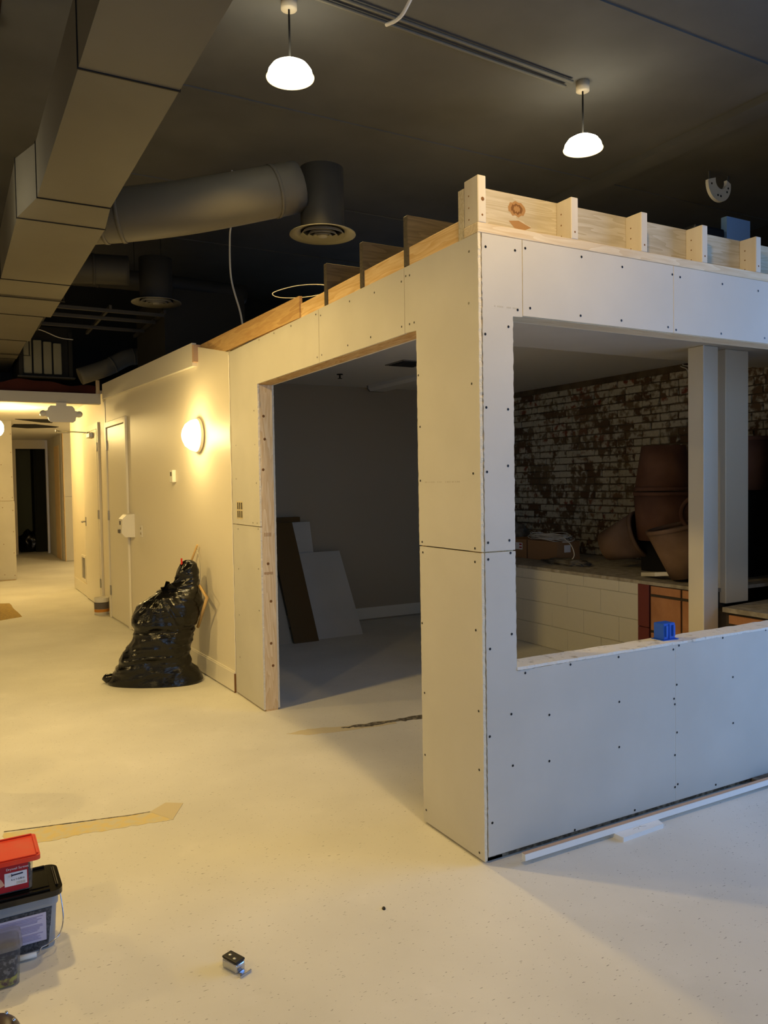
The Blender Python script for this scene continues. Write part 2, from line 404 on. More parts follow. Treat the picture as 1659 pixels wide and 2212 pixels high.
# outer shell
bm = bmesh.new(); bx(bm, -7.15, -7, -6.5, 8.6, 0, 4.2); struct(obj('wall_west', bm, 'paint_cream'))
ws = struct(empty('wall_south', (0,-6.5,0)))
for c in ((-7,-3.82,0,4.2),(0.62,6,0,4.2),(-3.82,0.62,0,0.58),(-3.82,0.62,2.92,4.2)): box_part('painted_face', (c[0],c[1],-6.65,-6.5,c[2],c[3]), 'paint_grey', ws)
w2 = struct(empty('window_fill', (-1.6,-6.55,0.58)))  # unseen window added to go with the fill light behind the camera
for x in (-3.79,-2.33,-0.87,0.59): box_part('mullion', (x-0.03,x+0.03,-6.6,-6.5,0.58,2.92), 'dark_paint', w2)
for z in (0.61,2.89): box_part('rail', (-3.76,0.56,-6.6,-6.5,z-0.03,z+0.03), 'dark_paint', w2)
for a, b in ((-3.76,-2.36),(-2.30,-0.90),(-0.84,0.56)): box_part('pane', (a,b,-6.566,-6.56,0.64,2.86), 'glass_pane', w2)
bm = bmesh.new(); bx(bm, -7, -1.45, 7.4, 7.55, 0, 2.62); struct(obj('wall_hall_front', bm, 'paint_cream'))
bm = bmesh.new(); bx(bm, -7, 6, 8.5, 8.6, 2.66, 4.2); struct(obj('wall_plenum', bm, 'dark_paint'))
# east wall with storefront window
we = struct(empty('wall_east', (4.4,0,0)))
box_part('bulkhead', (4.4,4.55,-6.5,-0.2,2.99,4.2), 'paint_grey', we); box_part('knee_wall', (4.4,4.55,-6.5,-0.2,0,0.51), 'paint_grey', we)
box_part('infill', (4.4,4.55,-0.36,-0.2,0.51,2.99), 'paint_grey', we); box_part('infill', (4.4,4.55,-6.5,-3.64,0.51,2.99), 'paint_grey', we)
box_part('return_wall', (4.1,6.0,-0.2,-0.1,0,4.2), 'dark_paint', we); box_part('side_wall', (6.0,6.15,-0.2,8.6,0,4.2), 'dark_paint', we)
wi = struct(empty('window_1', (4.45,-2.0,0.51)))
for y in (-3.61,-2.54,-1.46,-0.39): box_part('mullion', (4.4,4.5,y-0.03,y+0.03,0.51,2.99), 'steel', wi)
for z in (0.54,2.96): box_part('rail', (4.4,4.5,-3.58,-0.42,z-0.03,z+0.03), 'steel', wi)
for a, b in ((-3.58,-2.57),(-2.51,-1.49),(-1.43,-0.42)): box_part('pane', (4.46,4.466,a,b,0.57,2.93), 'glass_pane', wi)

# ------------------------------------------------------------------ wall_left: new framed partition, face x = 0
SCREWS_A = [(0.442,1.961),(0.05,1.879),(0.434,1.739),(0.438,1.507),(0.047,1.531),(0.43,1.242),(0.041,1.239),(0.426,1.197),(0.042,1.186),(0.44,0.887),(0.042,0.918),(0.428,0.583),(0.029,0.601),(0.431,0.309),(0.03,0.368),(0.428,0.065),(0.035,0.035),(0.057,2.388),(0.063,2.191),(0.503,2.402),(0.535,2.406),(0.574,2.391),(0.825,2.397),(1.085,2.41),(1.433,2.407),(1.495,2.424),(1.848,2.426),(2.122,2.431),(2.382,2.433),(0.47,2.192),(0.509,2.192),(0.577,2.193),(0.869,2.196),(1.113,2.196),(1.428,2.195),(1.488,2.191),(2.507,1.99),(2.892,1.781),(2.507,1.767),(2.902,1.546),(2.494,1.513),(2.576,1.247),(2.491,1.248),(2.884,1.193),(2.476,1.21),(2.894,0.91),(2.487,0.945),(2.903,0.581),(2.49,0.667),(2.905,0.279)]
wl = struct(empty('wall_left', (0,0,0)))
T = 0.0127
def sheetA(poly, edges=(), x0=0.0, x1=T):
    bm = bmesh.new(); prism(bm, rag(poly, edges), 0, x0, x1, 0, 1); return obj('drywall_sheet', bm, ['drywall','gypsum'], wl)
sheetA([(0.0,0.012),(0.45,0.012),(0.452,1.2225),(0.0,1.2225)], (1,3))
sheetA([(0.0,1.2275),(0.454,1.2275),(0.456,2.155),(0.549,2.16),(0.549,2.446),(0.0,2.446)], (1,5))
sheetA([(0.5525,2.158),(1.459,2.158),(1.459,2.446),(0.5525,2.446)])
sheetA([(1.4625,2.158),(2.44,2.158),(2.44,1.2275),(2.998,1.2275),(2.998,2.448),(1.4625,2.446)], (1,))
sheetA([(2.44,0.012),(2.998,0.012),(2.998,1.2225),(2.44,1.2225)], (3,))
# inner face sheets
sheetA([(0.12,0.012),(0.452,0.012),(0.452,2.155),(2.445,2.155),(2.445,0.012),(3.0,0.012),(3.0,2.44),(0.12,2.44)], (1,3), 0.102, 0.115)
box_part('jamb_stud', (T+0.0005,0.1015,2.441,2.479,0.012,2.154), 'pine_z', wl)
box_part('jamb_stud', (T+0.0005,0.1015,0.413,0.4515,0.012,2.154), 'pine_z', wl)
box_part('stud', (T+0.0005,0.1015,2.955,2.993,0.012,2.44), 'pine_z', wl)
box_part('bottom_plate', (T+0.004,0.1,2.442,2.993,0.0,0.0115), 'pine_y', wl)
box_part('bottom_plate', (T+0.004,0.1,0.02,0.45,0.0,0.0115), 'tear_dark', wl)
box_part('door_header', (T+0.0005,0.1015,0.42,2.478,2.1555,2.4405), 'lvl_y', wl)
# knots and stamp on the jamb stud
bm = bmesh.new()
for x, z in ((0.04,1.95),(0.03,1.60),(0.05,0.98),(0.065,0.73),(0.06,0.45),(0.07,0.30),(0.045,1.80)):
    lathe(bm, [(0.0001,-0.0006),(0.008,-0.0006),(0.0095,0.0)], (x,2.441,z), 10, 'y')
obj('knots', bm, 'knot', wl, kind='stuff')
bm = bmesh.new()
for i in range(9): bx(bm, 0.022+0.007*i, 0.026+0.007*i, 2.4402,2.441, 0.905+random.uniform(0,.006), 0.925)
for i in range(5): bx(bm, 0.03+0.010*i, 0.034+0.010*i, 2.4402,2.441, 1.16, 1.185)
obj('lumber_stamp', bm, 'knot_edge', wl)
bm = bmesh.new(); discs(bm, SCREWS_A, 0, -0.0008, 0.0052); obj('screw_heads', bm, 'screw', wl, kind='stuff')
bm = bmesh.new()
for i in range(22): 
    w = random.uniform(0.003,0.009); y = 0.40-0.012*i
    if i in (7,11,12): continue
    bx(bm, -0.0004, 0.0, y-w, y, 1.497, 1.503)
obj('printed_line', bm, 'print_grey', wl)
# rim blocking and joists over the partition
for a, b in ((0.135,0.515),(0.555,0.935),(0.975,1.348),(1.388,1.715)):
    box_part('rim_block', (0.006,0.044,a,b,2.447,2.527), 'pine_y', wl, r=0.002)
for y in (0.516,0.936,1.349):
    box_part('joist', (0.0,2.95,y,y+0.037,2.4475,2.667), 'joist_x', wl, r=0.003)
bm = bmesh.new(); prism(bm, [(1.717,2.449),(3.72,2.475),(3.72,2.612),(1.717,2.572)], 0, -0.002, 0.017); obj('plywood_rim', bm, 'ply_y', wl)
# four gang box opening
bm = bmesh.new(); rbox(bm, -0.0015,0.0005,2.775,2.905,1.265,1.39, r=0.0006, seg=1); gb = obj('switch_opening', bm, 'tear_edge', wl)
for k in range(3):
    for j in range(2): box_part('slot', (-0.003,-0.0012,2.785+0.04*k,2.803+0.04*k,1.275+0.058*j,1.322+0.058*j), 'screw', gb)

# ------------------------------------------------------------------ wall_right: half wall with wide opening, face y = 0
SCREWS_B = [(0.036,0.847),(0.143,0.894),(0.209,0.73),(0.448,0.734),(0.722,0.732),(1.062,0.725),(1.099,0.739),(1.399,0.741),(1.717,0.745),(0.137,0.575),(0.332,0.541),(0.725,0.536),(1.084,0.561),(1.066,0.499),(1.071,0.473),(1.472,0.544),(1.474,0.321),(0.03,0.503),(0.142,0.367),(0.33,0.35),(0.723,0.338),(1.085,0.341),(1.071,0.239),(1.089,0.101),(1.071,0.091),(0.038,0.159),(0.465,0.032),(0.815,0.04),(1.349,0.046),(0.036,2.396),(0.178,2.4),(0.229,2.415),(0.524,2.418),(0.755,2.404),(1.062,2.407),(1.112,2.401),(1.397,2.401),(1.657,2.396),(0.188,2.17),(0.251,2.183),(0.517,2.177),(0.749,2.177),(1.034,2.172),(1.085,2.164),(1.389,2.171),(1.706,2.174),(0.142,2.101),(0.03,2.064),(0.031,1.784),(0.136,1.78),(0.031,1.536),(0.133,1.559),(0.032,1.262),(0.136,1.266),(0.032,1.197),(0.141,1.216)]
wr = struct(empty('wall_right', (0.1,0,0)))
def sheetB(poly, edges=(), y0=0.0, y1=T, name='drywall_sheet'):
    bm = bmesh.new(); prism(bm, rag(poly, edges), 1, y0, y1, 0, 1); return obj(name, bm, ['drywall','gypsum'], wr)
XE = 4.1; WX = 3.3
sheetB([(0.0185,0.026),(1.0755,0.026),(1.0755,0.747),(0.167,0.744),(0.166,1.2225),(0.0185,1.2225)], (2,3,5))
sheetB([(1.0765,0.026),(XE,0.026),(XE,2.445),(WX,2.445),(WX,0.75),(1.0765,0.747)], (4,))
sheetB([(0.0185,1.2275),(0.165,1.2275),(0.165,2.143),(0.212,2.145),(0.212,2.446),(0.0185,2.446)], (1,5))
sheetB([(0.2155,2.150),(1.0685,2.150),(1.0685,2.446),(0.2155,2.446)])
sheetB([(1.0715,2.150),(WX-0.002,2.150),(WX-0.002,2.446),(1.0715,2.446)])
sheetB([(0.12,0.02),(XE,0.02),(XE,2.40),(WX,2.40),(WX,0.752),(0.168,0.748),(0.168,2.15),(WX,2.15),(WX,2.40),(0.12,2.40)][:0] or [(0.116,0.02),(0.168,0.02),(0.168,2.39),(0.116,2.39)], (1,), 0.102, 0.115)
sheetB([(0.17,0.02),(XE,0.02),(XE,0.748),(0.17,0.748)], (), 0.102, 0.115)
sheetB([(0.17,2.15),(XE,2.15),(XE,2.39),(0.17,2.39)], (), 0.102, 0.115)
box_part('corner_stud', (0.0135,0.165,T+0.0005,0.1015,0.02,2.44), 'pine_z', wr)
box_part('bottom_plate', (0.02,XE,0.02,0.1,0.0,0.024), 'tear_dark', wr)
box_part('header_beam', (0.168,XE,T+0.0005,0.1015,2.1485,2.44), 'pine_x', wr)
box_part('post', (WX,XE,T+0.001,0.1015,0.75,2.148), 'pine_z', wr)
# mudded sill
bm = bmesh.new()
nx = 60; rows = []
for i in range(nx+1):
    x = 0.168+(WX-0.168)*i/nx
    j = random.uniform(-0.0025,0.0025); k = random.uniform(-0.002,0.002)
    rows.append([bm.verts.new(q) for q in ((x,-0.001+j,0.746),(x,0.0+j,0.757+k),(x,0.116+j,0.758+k),(x,0.117,0.745))])
for a, b in zip(rows, rows[1:]):
    for q in range(3): bm.faces.new((a[q],b[q],b[q+1],a[q+1]))
    bm.faces.new((a[3],b[3],b[0],a[0]))
bm.faces.new(rows[0]); bm.faces.new(rows[-1][::-1]); bmesh.ops.recalc_face_normals(bm, faces=bm.faces[:])
obj('sill', bm, 'sill_mud', wr)
bm = bmesh.new(); discs(bm, SCREWS_B, 1, -0.0008, 0.0054); obj('screw_heads', bm, 'screw', wr, kind='stuff')
bm = bmesh.new()
for i in range(16):
    if i in (1,6,7,11): continue
    bx(bm, 0.075+0.0075*i, 0.080+0.0075*i, -0.0004, 0.0, 2.172, 2.178)
obj('printed_line', bm, 'print_grey', wr)
# plate, rim joist and blocks
box_part('top_plate', (0.0,XE,-0.001,0.09,2.4475,2.4855), 'pine_x', wr, r=0.002)
rim = box_part('rim_joist', (0.045,XE,0.091,0.128,2.487,2.658), 'pale_x', wr, r=0.002)
bm = bmesh.new()
for k, (rx, rz) in enumerate(((0.045,0.030),(0.030,0.020),(0.017,0.012))):
    ring = [bm.verts.new((0.262+rx*math.cos(2*math.pi*i/18), 0.0905-0.0003*k, 2.600+rz*math.sin(2*math.pi*i/18)+0.004*math.sin(3*i))) for i in range(18)]
    f = bm.faces.new(ring); f.material_index = k % 2
ring = [bm.verts.new(q) for q in ((0.22,0.0904,2.548),(0.27,0.0904,2.555),(0.335,0.0904,2.535),(0.30,0.0904,2.52),(0.25,0.0904,2.522))]
bm.faces.new(ring); bmesh.ops.recalc_face_normals(bm, faces=bm.faces[:])
obj('knot', bm, ['knot_edge','knot'], rim)
for i, x in enumerate((0.003,0.470,0.870,1.258,1.640,2.04,2.44)):
    w = 0.038
    blk = box_part('joist_block', (x,x+w,0.0,0.0905,2.486,2.664 if i == 0 else 2.655), 'stud_face', wr, r=0.0025)
    bm = bmesh.new()
    for z in (2.51,2.555,2.60): lathe(bm, [(0.0001,-0.0006),(0.003,-0.0006),(0.0035,0)], (x-0.0001,0.06,z), 8, 'x')
    lathe(bm, [(0.0001,-0.0006),(0.004,-0.0006),(0.0045,0)], (x+0.02,0.0,2.515), 8, 'y')
    if i == 0: lathe(bm, [(0.0001,-0.0006),(0.007,-0.0006),(0.008,0)], (x+0.022,0.0,2.575), 10, 'y')
    obj('nails', bm, 'knot', blk)
box_part('corner_filler', (0.003,0.044,0.092,0.131,2.448,2.64), 'pale_x', wr)

# ------------------------------------------------------------------ wall_left_far: old painted wall (slightly turned)
th = 0.036
wf = struct(empty('wall_left_far', (0,3.0,0), th))
bm = bmesh.new(); prism(bm, [(0.003,0),(4.07,0),(4.07,2.66),(0.73,2.60),(0.003,2.45)], 0, 0.0, 0.12); obj('painted_face', bm, 'paint_cream', wf, local=True)
bm = bmesh.new(); prism(bm, [(0.73,2.447),(4.06,2.515),(4.06,2.685),(0.73,2.628)], 0, -0.035, -0.0005); obj('ledge_board', bm, 'paint_trim', wf, local=True)
box_part('ledge_end_stud', (-0.035,0.02,0.69,0.729,2.475,2.61), 'bare_trim', wf, local=True)
bm = bmesh.new(); bx(bm, -0.016,-0.0005,0.006,3.04,0.012,0.145); bx(bm, -0.010,-0.0005,0.006,3.04,0.1455,0.155)
bb = obj('baseboard_left', bm, 'paint_trim', wf, local=True)
bm = bmesh.new(); bx(bm, -0.014,-0.001,0.004,0.012,0.0,0.14); obj('raw_end', bm, 'knot', bb, local=True)
# metal edge bead at the junction with the new board
bm = bmesh.new(); pts = [( -0.002+random.uniform(-.0015,.0015), 0.004+random.uniform(-.002,.002), 0.15+2.28*i/60) for i in range(61)]
tube(bm, pts, 0.0035, 6); obj('edge_bead', bm, 'paint_trim', wf, local=True)

# door_1: closed white door in that wall
d1 = struct(empty('door_1', (-math.sin(th)*3.55, 3.0+math.cos(th)*3.55, 0), th))
box_part('door_leaf', (-0.014,-0.001,-0.425,0.425,0.018,2.175), 'paint_door', d1, local=True, r=0.002)
box_part('casing', (-0.026,-0.001,-0.495,-0.432,0.0,2.245), 'paint_trim', d1, local=True, r=0.004)
box_part('casing', (-0.026,-0.001,0.432,0.47,0.0,2.245), 'paint_trim', d1, local=True, r=0.004)
box_part('casing', (-0.026,-0.001,-0.431,0.431,2.182,2.245), 'paint_trim', d1, local=True, r=0.004)
for z in (1.98,1.18,0.32): box_part('hinge', (-0.030,-0.0145,0.41,0.436,z-0.055,z+0.055), 'steel', d1, local=True, r=0.002)

# ------------------------------------------------------------------ hall
hr = struct(empty('wall_hall_right', (-0.12,7.1,0)))
box_part('painted_face', (-0.12,0.0,7.08,10.12,0,2.66), 'paint_cream', hr)
box_part('corner_bead', (-0.150,-0.121,7.10,7.16,0,2.50), 'paint_trim', hr)
bm = bmesh.new(); bx(bm, -0.136,-0.1205,8.92,10.12,0.012,0.17); struct(obj('baseboard_hall', bm, 'paint_trim'))
gr = empty('return_air_grille', (-0.12,9.15,0.19))
tag(gr, 'white louvred air grille low on the hall wall past the lever door', 'vent')
for c in ((9.0,9.03,0.2,0.56),(9.34,9.37,0.2,0.56)): box_part('frame_side', (-0.136,-0.1205,c[0],c[1],c[2],c[3]), 'paint_trim', gr)
for z in (0.2,0.53): box_part('frame_rail', (-0.136,-0.1205,9.0305,9.3395,z,z+0.03), 'paint_trim', gr)
for k in range(3): box_part('louvre', (-0.132,-0.1205,9.05+0.10*k,9.09+0.10*k,0.235,0.525), 'steel', gr)
d2 = struct(empty('door_2', (-0.12,8.25,0)))
box_part('door_leaf', (-0.150,-0.121,7.74,8.80,0.015,2.22), 'paint_door', d2, r=0.002)
for y0, y1 in ((7.66,7.735),(8.805,8.86)): box_part('casing', (-0.146,-0.121,y0,y1,0,2.30), 'paint_trim', d2)
box_part('casing', (-0.146,-0.121,7.736,8.804,2.225,2.30), 'paint_trim', d2)
for z in (2.0,1.17,0.32): box_part('hinge', (-0.158,-0.1465,7.70,7.75,z-0.055,z+0.055), 'steel', d2, r=0.002)
bm = bmesh.new(); tube(bm, smooth_path([(-0.151,8.74,1.05),(-0.20,8.74,1.05),(-0.21,8.70,1.05),(-0.212,8.62,1.045)],5), 0.010, 8); hd = obj('lever_handle', bm, 'steel', d2)
box_part('rose', (-0.156,-0.1505,8.71,8.77,0.99,1.11), 'steel', hd)
clo = box_part('door_closer', (-0.20,-0.1505,7.95,8.20,2.13,2.19), 'steel', d2, r=0.006)
bm = bmesh.new(); tube(bm, [(-0.18,8.15,2.20),(-0.52,8.42,2.235)], 0.008, 6); tube(bm, [(-0.18,8.15,2.18),(-0.18,8.15,2.21)], 0.02, 8); lathe(bm, [(0.0001,-0.02),(0.016,-0.02),(0.016,0.02),(0.0001,0.02)], (-0.52,8.42,2.235), 8); obj('closer_arm', bm, 'steel', clo)
# header over the hall mouth
hh = struct(empty('wall_hall_header', (-0.7,7.4,2.5)))
box_part('drywall_face', (-1.46,-0.151,7.35,7.363,2.495,2.608), 'drywall', hh)
box_part('header_beam', (-1.46,-0.151,7.3635,7.45,2.502,2.60), 'pine_x', hh)
box_part('drywall_return', (-1.46,-0.151,7.352,7.45,2.488,2.4945), 'drywall', hh)
box_part('stub_stud', (-0.195,-0.155,7.37,7.41,2.6085,2.77), 'pine_z', hh)
bm = bmesh.new(); n = 30; pts = [(-1.46,2.6085)] + [(-0.20,2.6085)] + [(-0.20-1.26*i/n, 2.70+0.05*math.exp(-((i-17)/6)**2)+0.012*math.sin(i*0.7)) for i in range(n+1)]
prism(bm, pts, 1, 7.39, 7.44); tag(obj('membrane_roll', bm, 'red_brown'), 'dark red brown membrane lying along the top of the hall header', 'membrane')
# hall ceiling
bm = bmesh.new(); bx(bm, -4, 3.0, 7.4505, 18.4, 2.62, 2.66)
hc = struct(obj('ceiling_hall', bm, 'ceiling_white', origin=(-0.5,12,2.62)))
def gap(pts):
    bm = bmesh.new(); prism(bm, pts, 2, 2.612, 2.6198); return obj('gap_shade_panel', bm, 'dark_paint', hc)  # dark panel stands for the shade inside an opening; ceiling is not cut
gap([(-0.78,11.45),(-0.30,11.35),(-0.18,11.7),(-0.16,12.05),(-0.34,12.0)])
gap([(-0.72,12.55),(-0.38,12.45),(0.05,12.95),(0.02,13.15),(-0.43,13.45),(-0.72,13.2)])
# left and right piers, side walls, end wall with dark doorway
hl = struct(empty('wall_hall_left', (-2,11.8,0)))
box_part('drywall_sheet', (-4,-0.80,11.80,11.813,0.015,1.305), 'drywall', hl); box_part('drywall_sheet', (-4,-0.81,11.80,11.813,1.311,2.6195), 'drywall', hl)
box_part('core', (-4,-0.815,11.8135,11.92,0.0,2.6195), 'pine_z', hl)
box_part('side_wall', (-1.32,-1.20,9.26,11.79,0,2.6195), 'paint_cream', hl); box_part('side_wall', (-1.60,-1.47,7.56,9.255,0,2.6195), 'paint_cream', hl); box_part('side_wall', (-1.62,-1.5,11.93,17.34,0,2.6195), 'paint_cream', hl)
bm = bmesh.new(); discs(bm, [(-0.83,z) for z in (0.08,0.45,0.8,1.15,1.36,1.7,2.1,2.4)]+[(-0.98,z) for z in (0.1,0.6,1.2,1.36,1.9)], 1, 11.799, 0.007); obj('screw_heads', bm, 'knot', hl, kind='stuff')
hp = struct(empty('wall_hall_pier', (1,14.8,0)))
box_part('drywall_sheet', (0.345,3.0,14.80,14.813,0.015,1.325), 'drywall', hp); box_part('drywall_sheet', (0.345,3.0,14.80,14.813,1.331,2.6195), 'drywall', hp)
box_part('core', (0.345,3.0,14.8135,14.92,0,2.6195), 'drywall', hp)
box_part('corner_edge', (0.330,0.3445,14.80,14.92,0,2.6195), 'pine_z', hp)
box_part('side_wall', (0.31,0.345,14.93,17.3,0,2.6195), 'drywall', hp)
box_part('bare_stud', (0.300,0.3095,15.25,16.0,0.0,2.40), 'pine_z', hp)
box_part('side_wall', (2.9,3.0,10.2,14.79,0,2.6195), 'paint_cream', hp)
box_part('return_wall', (-0.12,2.9,10.13,10.23,0,2.6195), 'paint_cream', hp)
he = struct(empty('wall_hall_end', (0,17.4,0)))
box_part('end_panel', (-4,-0.36,17.35,17.45,0,2.6195), 'paint_cream', he); box_part('end_panel', (0.27,0.7,17.35,17.45,0,2.6195), 'paint_cream', he); box_part('end_lintel', (-0.3595,0.2695,17.35,17.45,2.42,2.6195), 'paint_cream', he)
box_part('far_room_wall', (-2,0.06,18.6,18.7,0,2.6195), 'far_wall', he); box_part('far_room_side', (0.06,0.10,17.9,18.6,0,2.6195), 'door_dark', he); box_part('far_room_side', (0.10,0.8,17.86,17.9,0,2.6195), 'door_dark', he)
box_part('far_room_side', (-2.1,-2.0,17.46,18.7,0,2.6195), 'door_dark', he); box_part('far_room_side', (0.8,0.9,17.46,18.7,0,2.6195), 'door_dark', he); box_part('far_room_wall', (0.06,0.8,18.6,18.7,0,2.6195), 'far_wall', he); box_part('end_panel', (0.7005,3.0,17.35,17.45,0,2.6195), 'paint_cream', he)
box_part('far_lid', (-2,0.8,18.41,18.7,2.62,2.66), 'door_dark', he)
fl_ = empty('hall_fill_lamp', (1.3,12.6,2.619)); tag(fl_, 'unseen round fill light added on the hall ceiling beyond the lever door', 'lamp')  # hidden lamp added to brighten and warm the far hall
bm = bmesh.new(); lathe(bm, [(0.15,0.0),(0.14,-0.05),(0.08,-0.08),(0.0001,-0.085)], (1.3,12.6,2.619), 28); obj('shade', bm, 'sconce_glass', fl_)
ld = bpy.data.lights.new('hall_fill', 'POINT'); ld.energy = 55; ld.color = (1.0,0.70,0.30); ld.shadow_soft_size = 0.08
lo = bpy.data.objects.new('hall_fill', ld); COL.objects.link(lo); lo.parent = fl_; lo.location = (0,0,-0.17)
# debris sack in far room
bm = bmesh.new()
bmesh.ops.create_icosphere(bm, subdivisions=4, radius=1.0)
for v in bm.verts:
    d = 1+0.25*noise.noise(v.co*2.2)+0.10*noise.noise(v.co*6); v.co = Vector((v.co.x*0.25*d-0.07, v.co.y*0.16*d+18.08, max(0.0, 0.20+v.co.z*0.30*d)))
tag(obj('rubbish_heap', bm, 'bag_black', smooth=True), 'dark rubbish heap on the floor in the unlit far room', 'rubbish')

# ------------------------------------------------------------------ room behind the partition
wb = struct(empty('wall_back', (2,5.15,0)))
box_part('painted_face', (0.1,4.3,5.15,5.25,0,2.56), 'paint_grey', wb)
bm = bmesh.new(); bx(bm, 0.12,2.88,5.136,5.1495,0.018,0.14); struct(obj('baseboard_back', bm, 'paint_trim'))
bm = bmesh.new(); bx(bm, 0.115,4.3,1.735,5.2,2.54,2.56); cr = struct(obj('ceiling_room', bm, 'ceiling_white', origin=(2,3.5,2.54)))
bm = bmesh.new(); bx(bm, 0.02,4.3,0.116,1.73,2.40,2.4145); bx(bm, 0.116,4.3,1.7301,1.7345,2.40,2.56); struct(obj('ceiling_soffit', bm, 'drywall', origin=(2,1,2.4)))
bm = bmesh.new(); bx(bm, 0.116,0.128,3.0,5.15,0,2.54); struct(obj('wall_inner', bm, 'paint_grey'))

# sprinkler, fluorescent fixture, ceiling vent
sp = empty('sprinkler_head', (1.51,4.30,2.54)); tag(sp, 'small brass sprinkler head on the dark room ceiling', 'sprinkler')
bm = bmesh.new(); lathe(bm, [(0.0001,2.54),(0.03,2.54),(0.03,2.532),(0.008,2.53),(0.008,2.50),(0.0001,2.50)], (1.51,4.30,0), 12); obj('stem', bm, 'screw', sp)
bm = bmesh.new(); lathe(bm, [(0.0001,2.4995),(0.022,2.4995),(0.022,2.496),(0.0001,2.496)], (1.51,4.30,0), 12); obj('deflector', bm, 'screw', sp)
fx = empty('strip_light', (2.35,4.9,2.54)); tag(fx, 'unlit wraparound strip light on the room ceiling seen through the doorway', 'light fixture')
bm = bmesh.new(); pr = [(-0.11,0.0),(-0.11,-0.03),(-0.085,-0.06),(0.085,-0.06),(0.11,-0.03),(0.11,0.0)]
prism(bm, [(2.28+u, 2.5395+v) for u,v in pr], 1, 3.75, 4.97); obj('diffuser_cover', bm, 'ceiling_white', fx)
bm = bmesh.new(); prism(bm, [(2.28+u*1.05, 2.5395+v*1.05) for u,v in pr], 1, 4.9705, 4.99); obj('end_cap', bm, 'diffuser', fx)
bm = bmesh.new(); prism(bm, [(2.28+u*1.05, 2.5395+v*1.05) for u,v in pr], 1, 3.73, 3.7495); obj('end_cap', bm, 'diffuser', fx)
cv = empty('ceiling_vent', (1.75,3.45,2.54)); tag(cv, 'grey louvred vent set in the room ceiling beside the strip light', 'vent')
box_part('frame', (1.62,1.90,3.30,3.62,2.532,2.5395), 'diffuser', cv)
for k in range(5): box_part('louvre', (1.64,1.88,3.33+0.055*k,3.36+0.055*k,2.525,2.5315), 'screw', cv)

# leaning boards against the back wall
def lean(name, x0, x1, yf, yt, z1, th_, m, label, cat='board', z0=0.0, sh=0.0):
    bm = bmesh.new(); d = Vector((0,yt-yf,z1-z0)).normalized(); nn = Vector((0,-d.z,d.y))*th_
    q = [Vector((x0,yf,z0)),Vector((x1,yf,z0)),Vector((x1+sh,yt,z1)),Vector((x0+sh,yt,z1))]
    a = [bm.verts.new(v) for v in q]; b = [bm.verts.new(v-nn+Vector((0,0,0))) for v in q]
    bm.faces.new(a); bm.faces.new(b[::-1])
    for i in range(4): bm.faces.new((a[i],b[i],b[(i+1)%4],a[(i+1)%4]))
    bmesh.ops.recalc_face_normals(bm, faces=bm.faces[:]); return tag(obj(name, bm, m), label, cat, 'boards leaning in the dark room')
lean('leaning_board', 1.035,1.29,4.405,5.02,1.115,0.016,'brown_board','dark brown board leaning behind the door opening')
lean('leaning_board', 1.295,1.80,4.47,4.98,0.80,0.016,'drywall','widest white board leaning right of the brown board')
lean('leaning_board', 1.20,1.52,4.80,5.10,1.11,0.013,'drywall','tall white board standing behind the dark brown board')
lean('leaning_board', 0.86,1.03,4.44,5.03,1.02,0.016,'paint_grey','narrow pale board left of the dark brown board by the jamb')
bm = bmesh.new(); bx(bm, 1.05,1.40,5.07,5.14,1.115,1.165); tag(obj('batten', bm, 'brown_board'), 'short dark batten lying across the tops of the leaning boards', 'batten')

# ------------------------------------------------------------------ low block wall, ledge, tiles
lw = struct(empty('wall_low', (2.89,2.5,0)))
box_part('core', (2.896,3.05,1.915,5.15,0,0.69), 'block_joint', lw)
for r_ in range(4):
    z0 = 0.0+0.2*r_; z1 = min(z0+0.198, 0.688); off = 0.2*(r_ % 2)
    if z1-z0 < 0.05: continue
    y = 1.917-off
    while y < 5.14:
        a = max(y, 1.917); b = min(y+0.398, 5.145)
        if b-a > 0.02: box_part('block', (2.8885,2.8965,a,b,z0+0.002,z1), 'block', lw, r=0.002)
        y += 0.4
bm = bmesh.new(); prism(bm, rag([(2.885,1.25),(4.1,1.25),(4.1,5.15),(2.885,5.15)], (3,), 0.04, 0.006), 2, 0.69, 0.715); obj('ledge_slab', bm, 'concrete', lw)
for z0, z1 in ((0.0,0.355),(0.36,0.689)): box_part('red_quoin', (2.884,3.0,1.805,1.913,z0,z1), 'oxblood', lw, r=0.003)
box_part('tile_backing', (2.90,3.05,0.115,1.80,0,0.575), 'mortar', lw); box_part('tile_backing', (2.90,3.05,1.26,1.80,0.575,0.689), 'mortar', lw)
for y0 in (1.508,1.255):
    y1 = y0+0.278 if y0 > 1.5 else 1.492
    for z0, z1 in ((0.622,0.682),(0.345,0.602),(0.06,0.325)): box_part('terracotta_tile', (2.885,2.9005,y0,y1,z0,z1), 'terracotta', lw, r=0.003)
y = 1.10
while y > 0.2:
    for z0, z1 in ((0.495,0.555),(0.215,0.475),(0.0,0.195)): box_part('terracotta_tile', (2.885,2.9005,max(0.12,y-0.27),y,z0,z1), 'terracotta', lw, r=0.003)
    y -= 0.288
bm = bmesh.new(); prism(bm, [(2.86,0.117),(4.1,0.117),(4.1,1.25),(2.86,1.13)], 2, 0.575, 0.607); obj('stone_cap', bm, 'concrete', lw)

# columns
c1 = struct(empty('trim_1', (2.80,1.28,0)))
box_part('column_box', (2.72,2.87,1.17,1.30,0,2.3995), 'paint_trim', c1, r=0.004)
box_part('column_corner_bead', (2.716,2.723,1.166,1.173,0,2.3995), 'white_trim', c1)
c2 = struct(empty('trim_2', (3.13,1.3,0.607)))
box_part('column_box', (3.0,3.245,1.21,1.40,0.608,2.3995), 'paint_trim', c2, r=0.004)

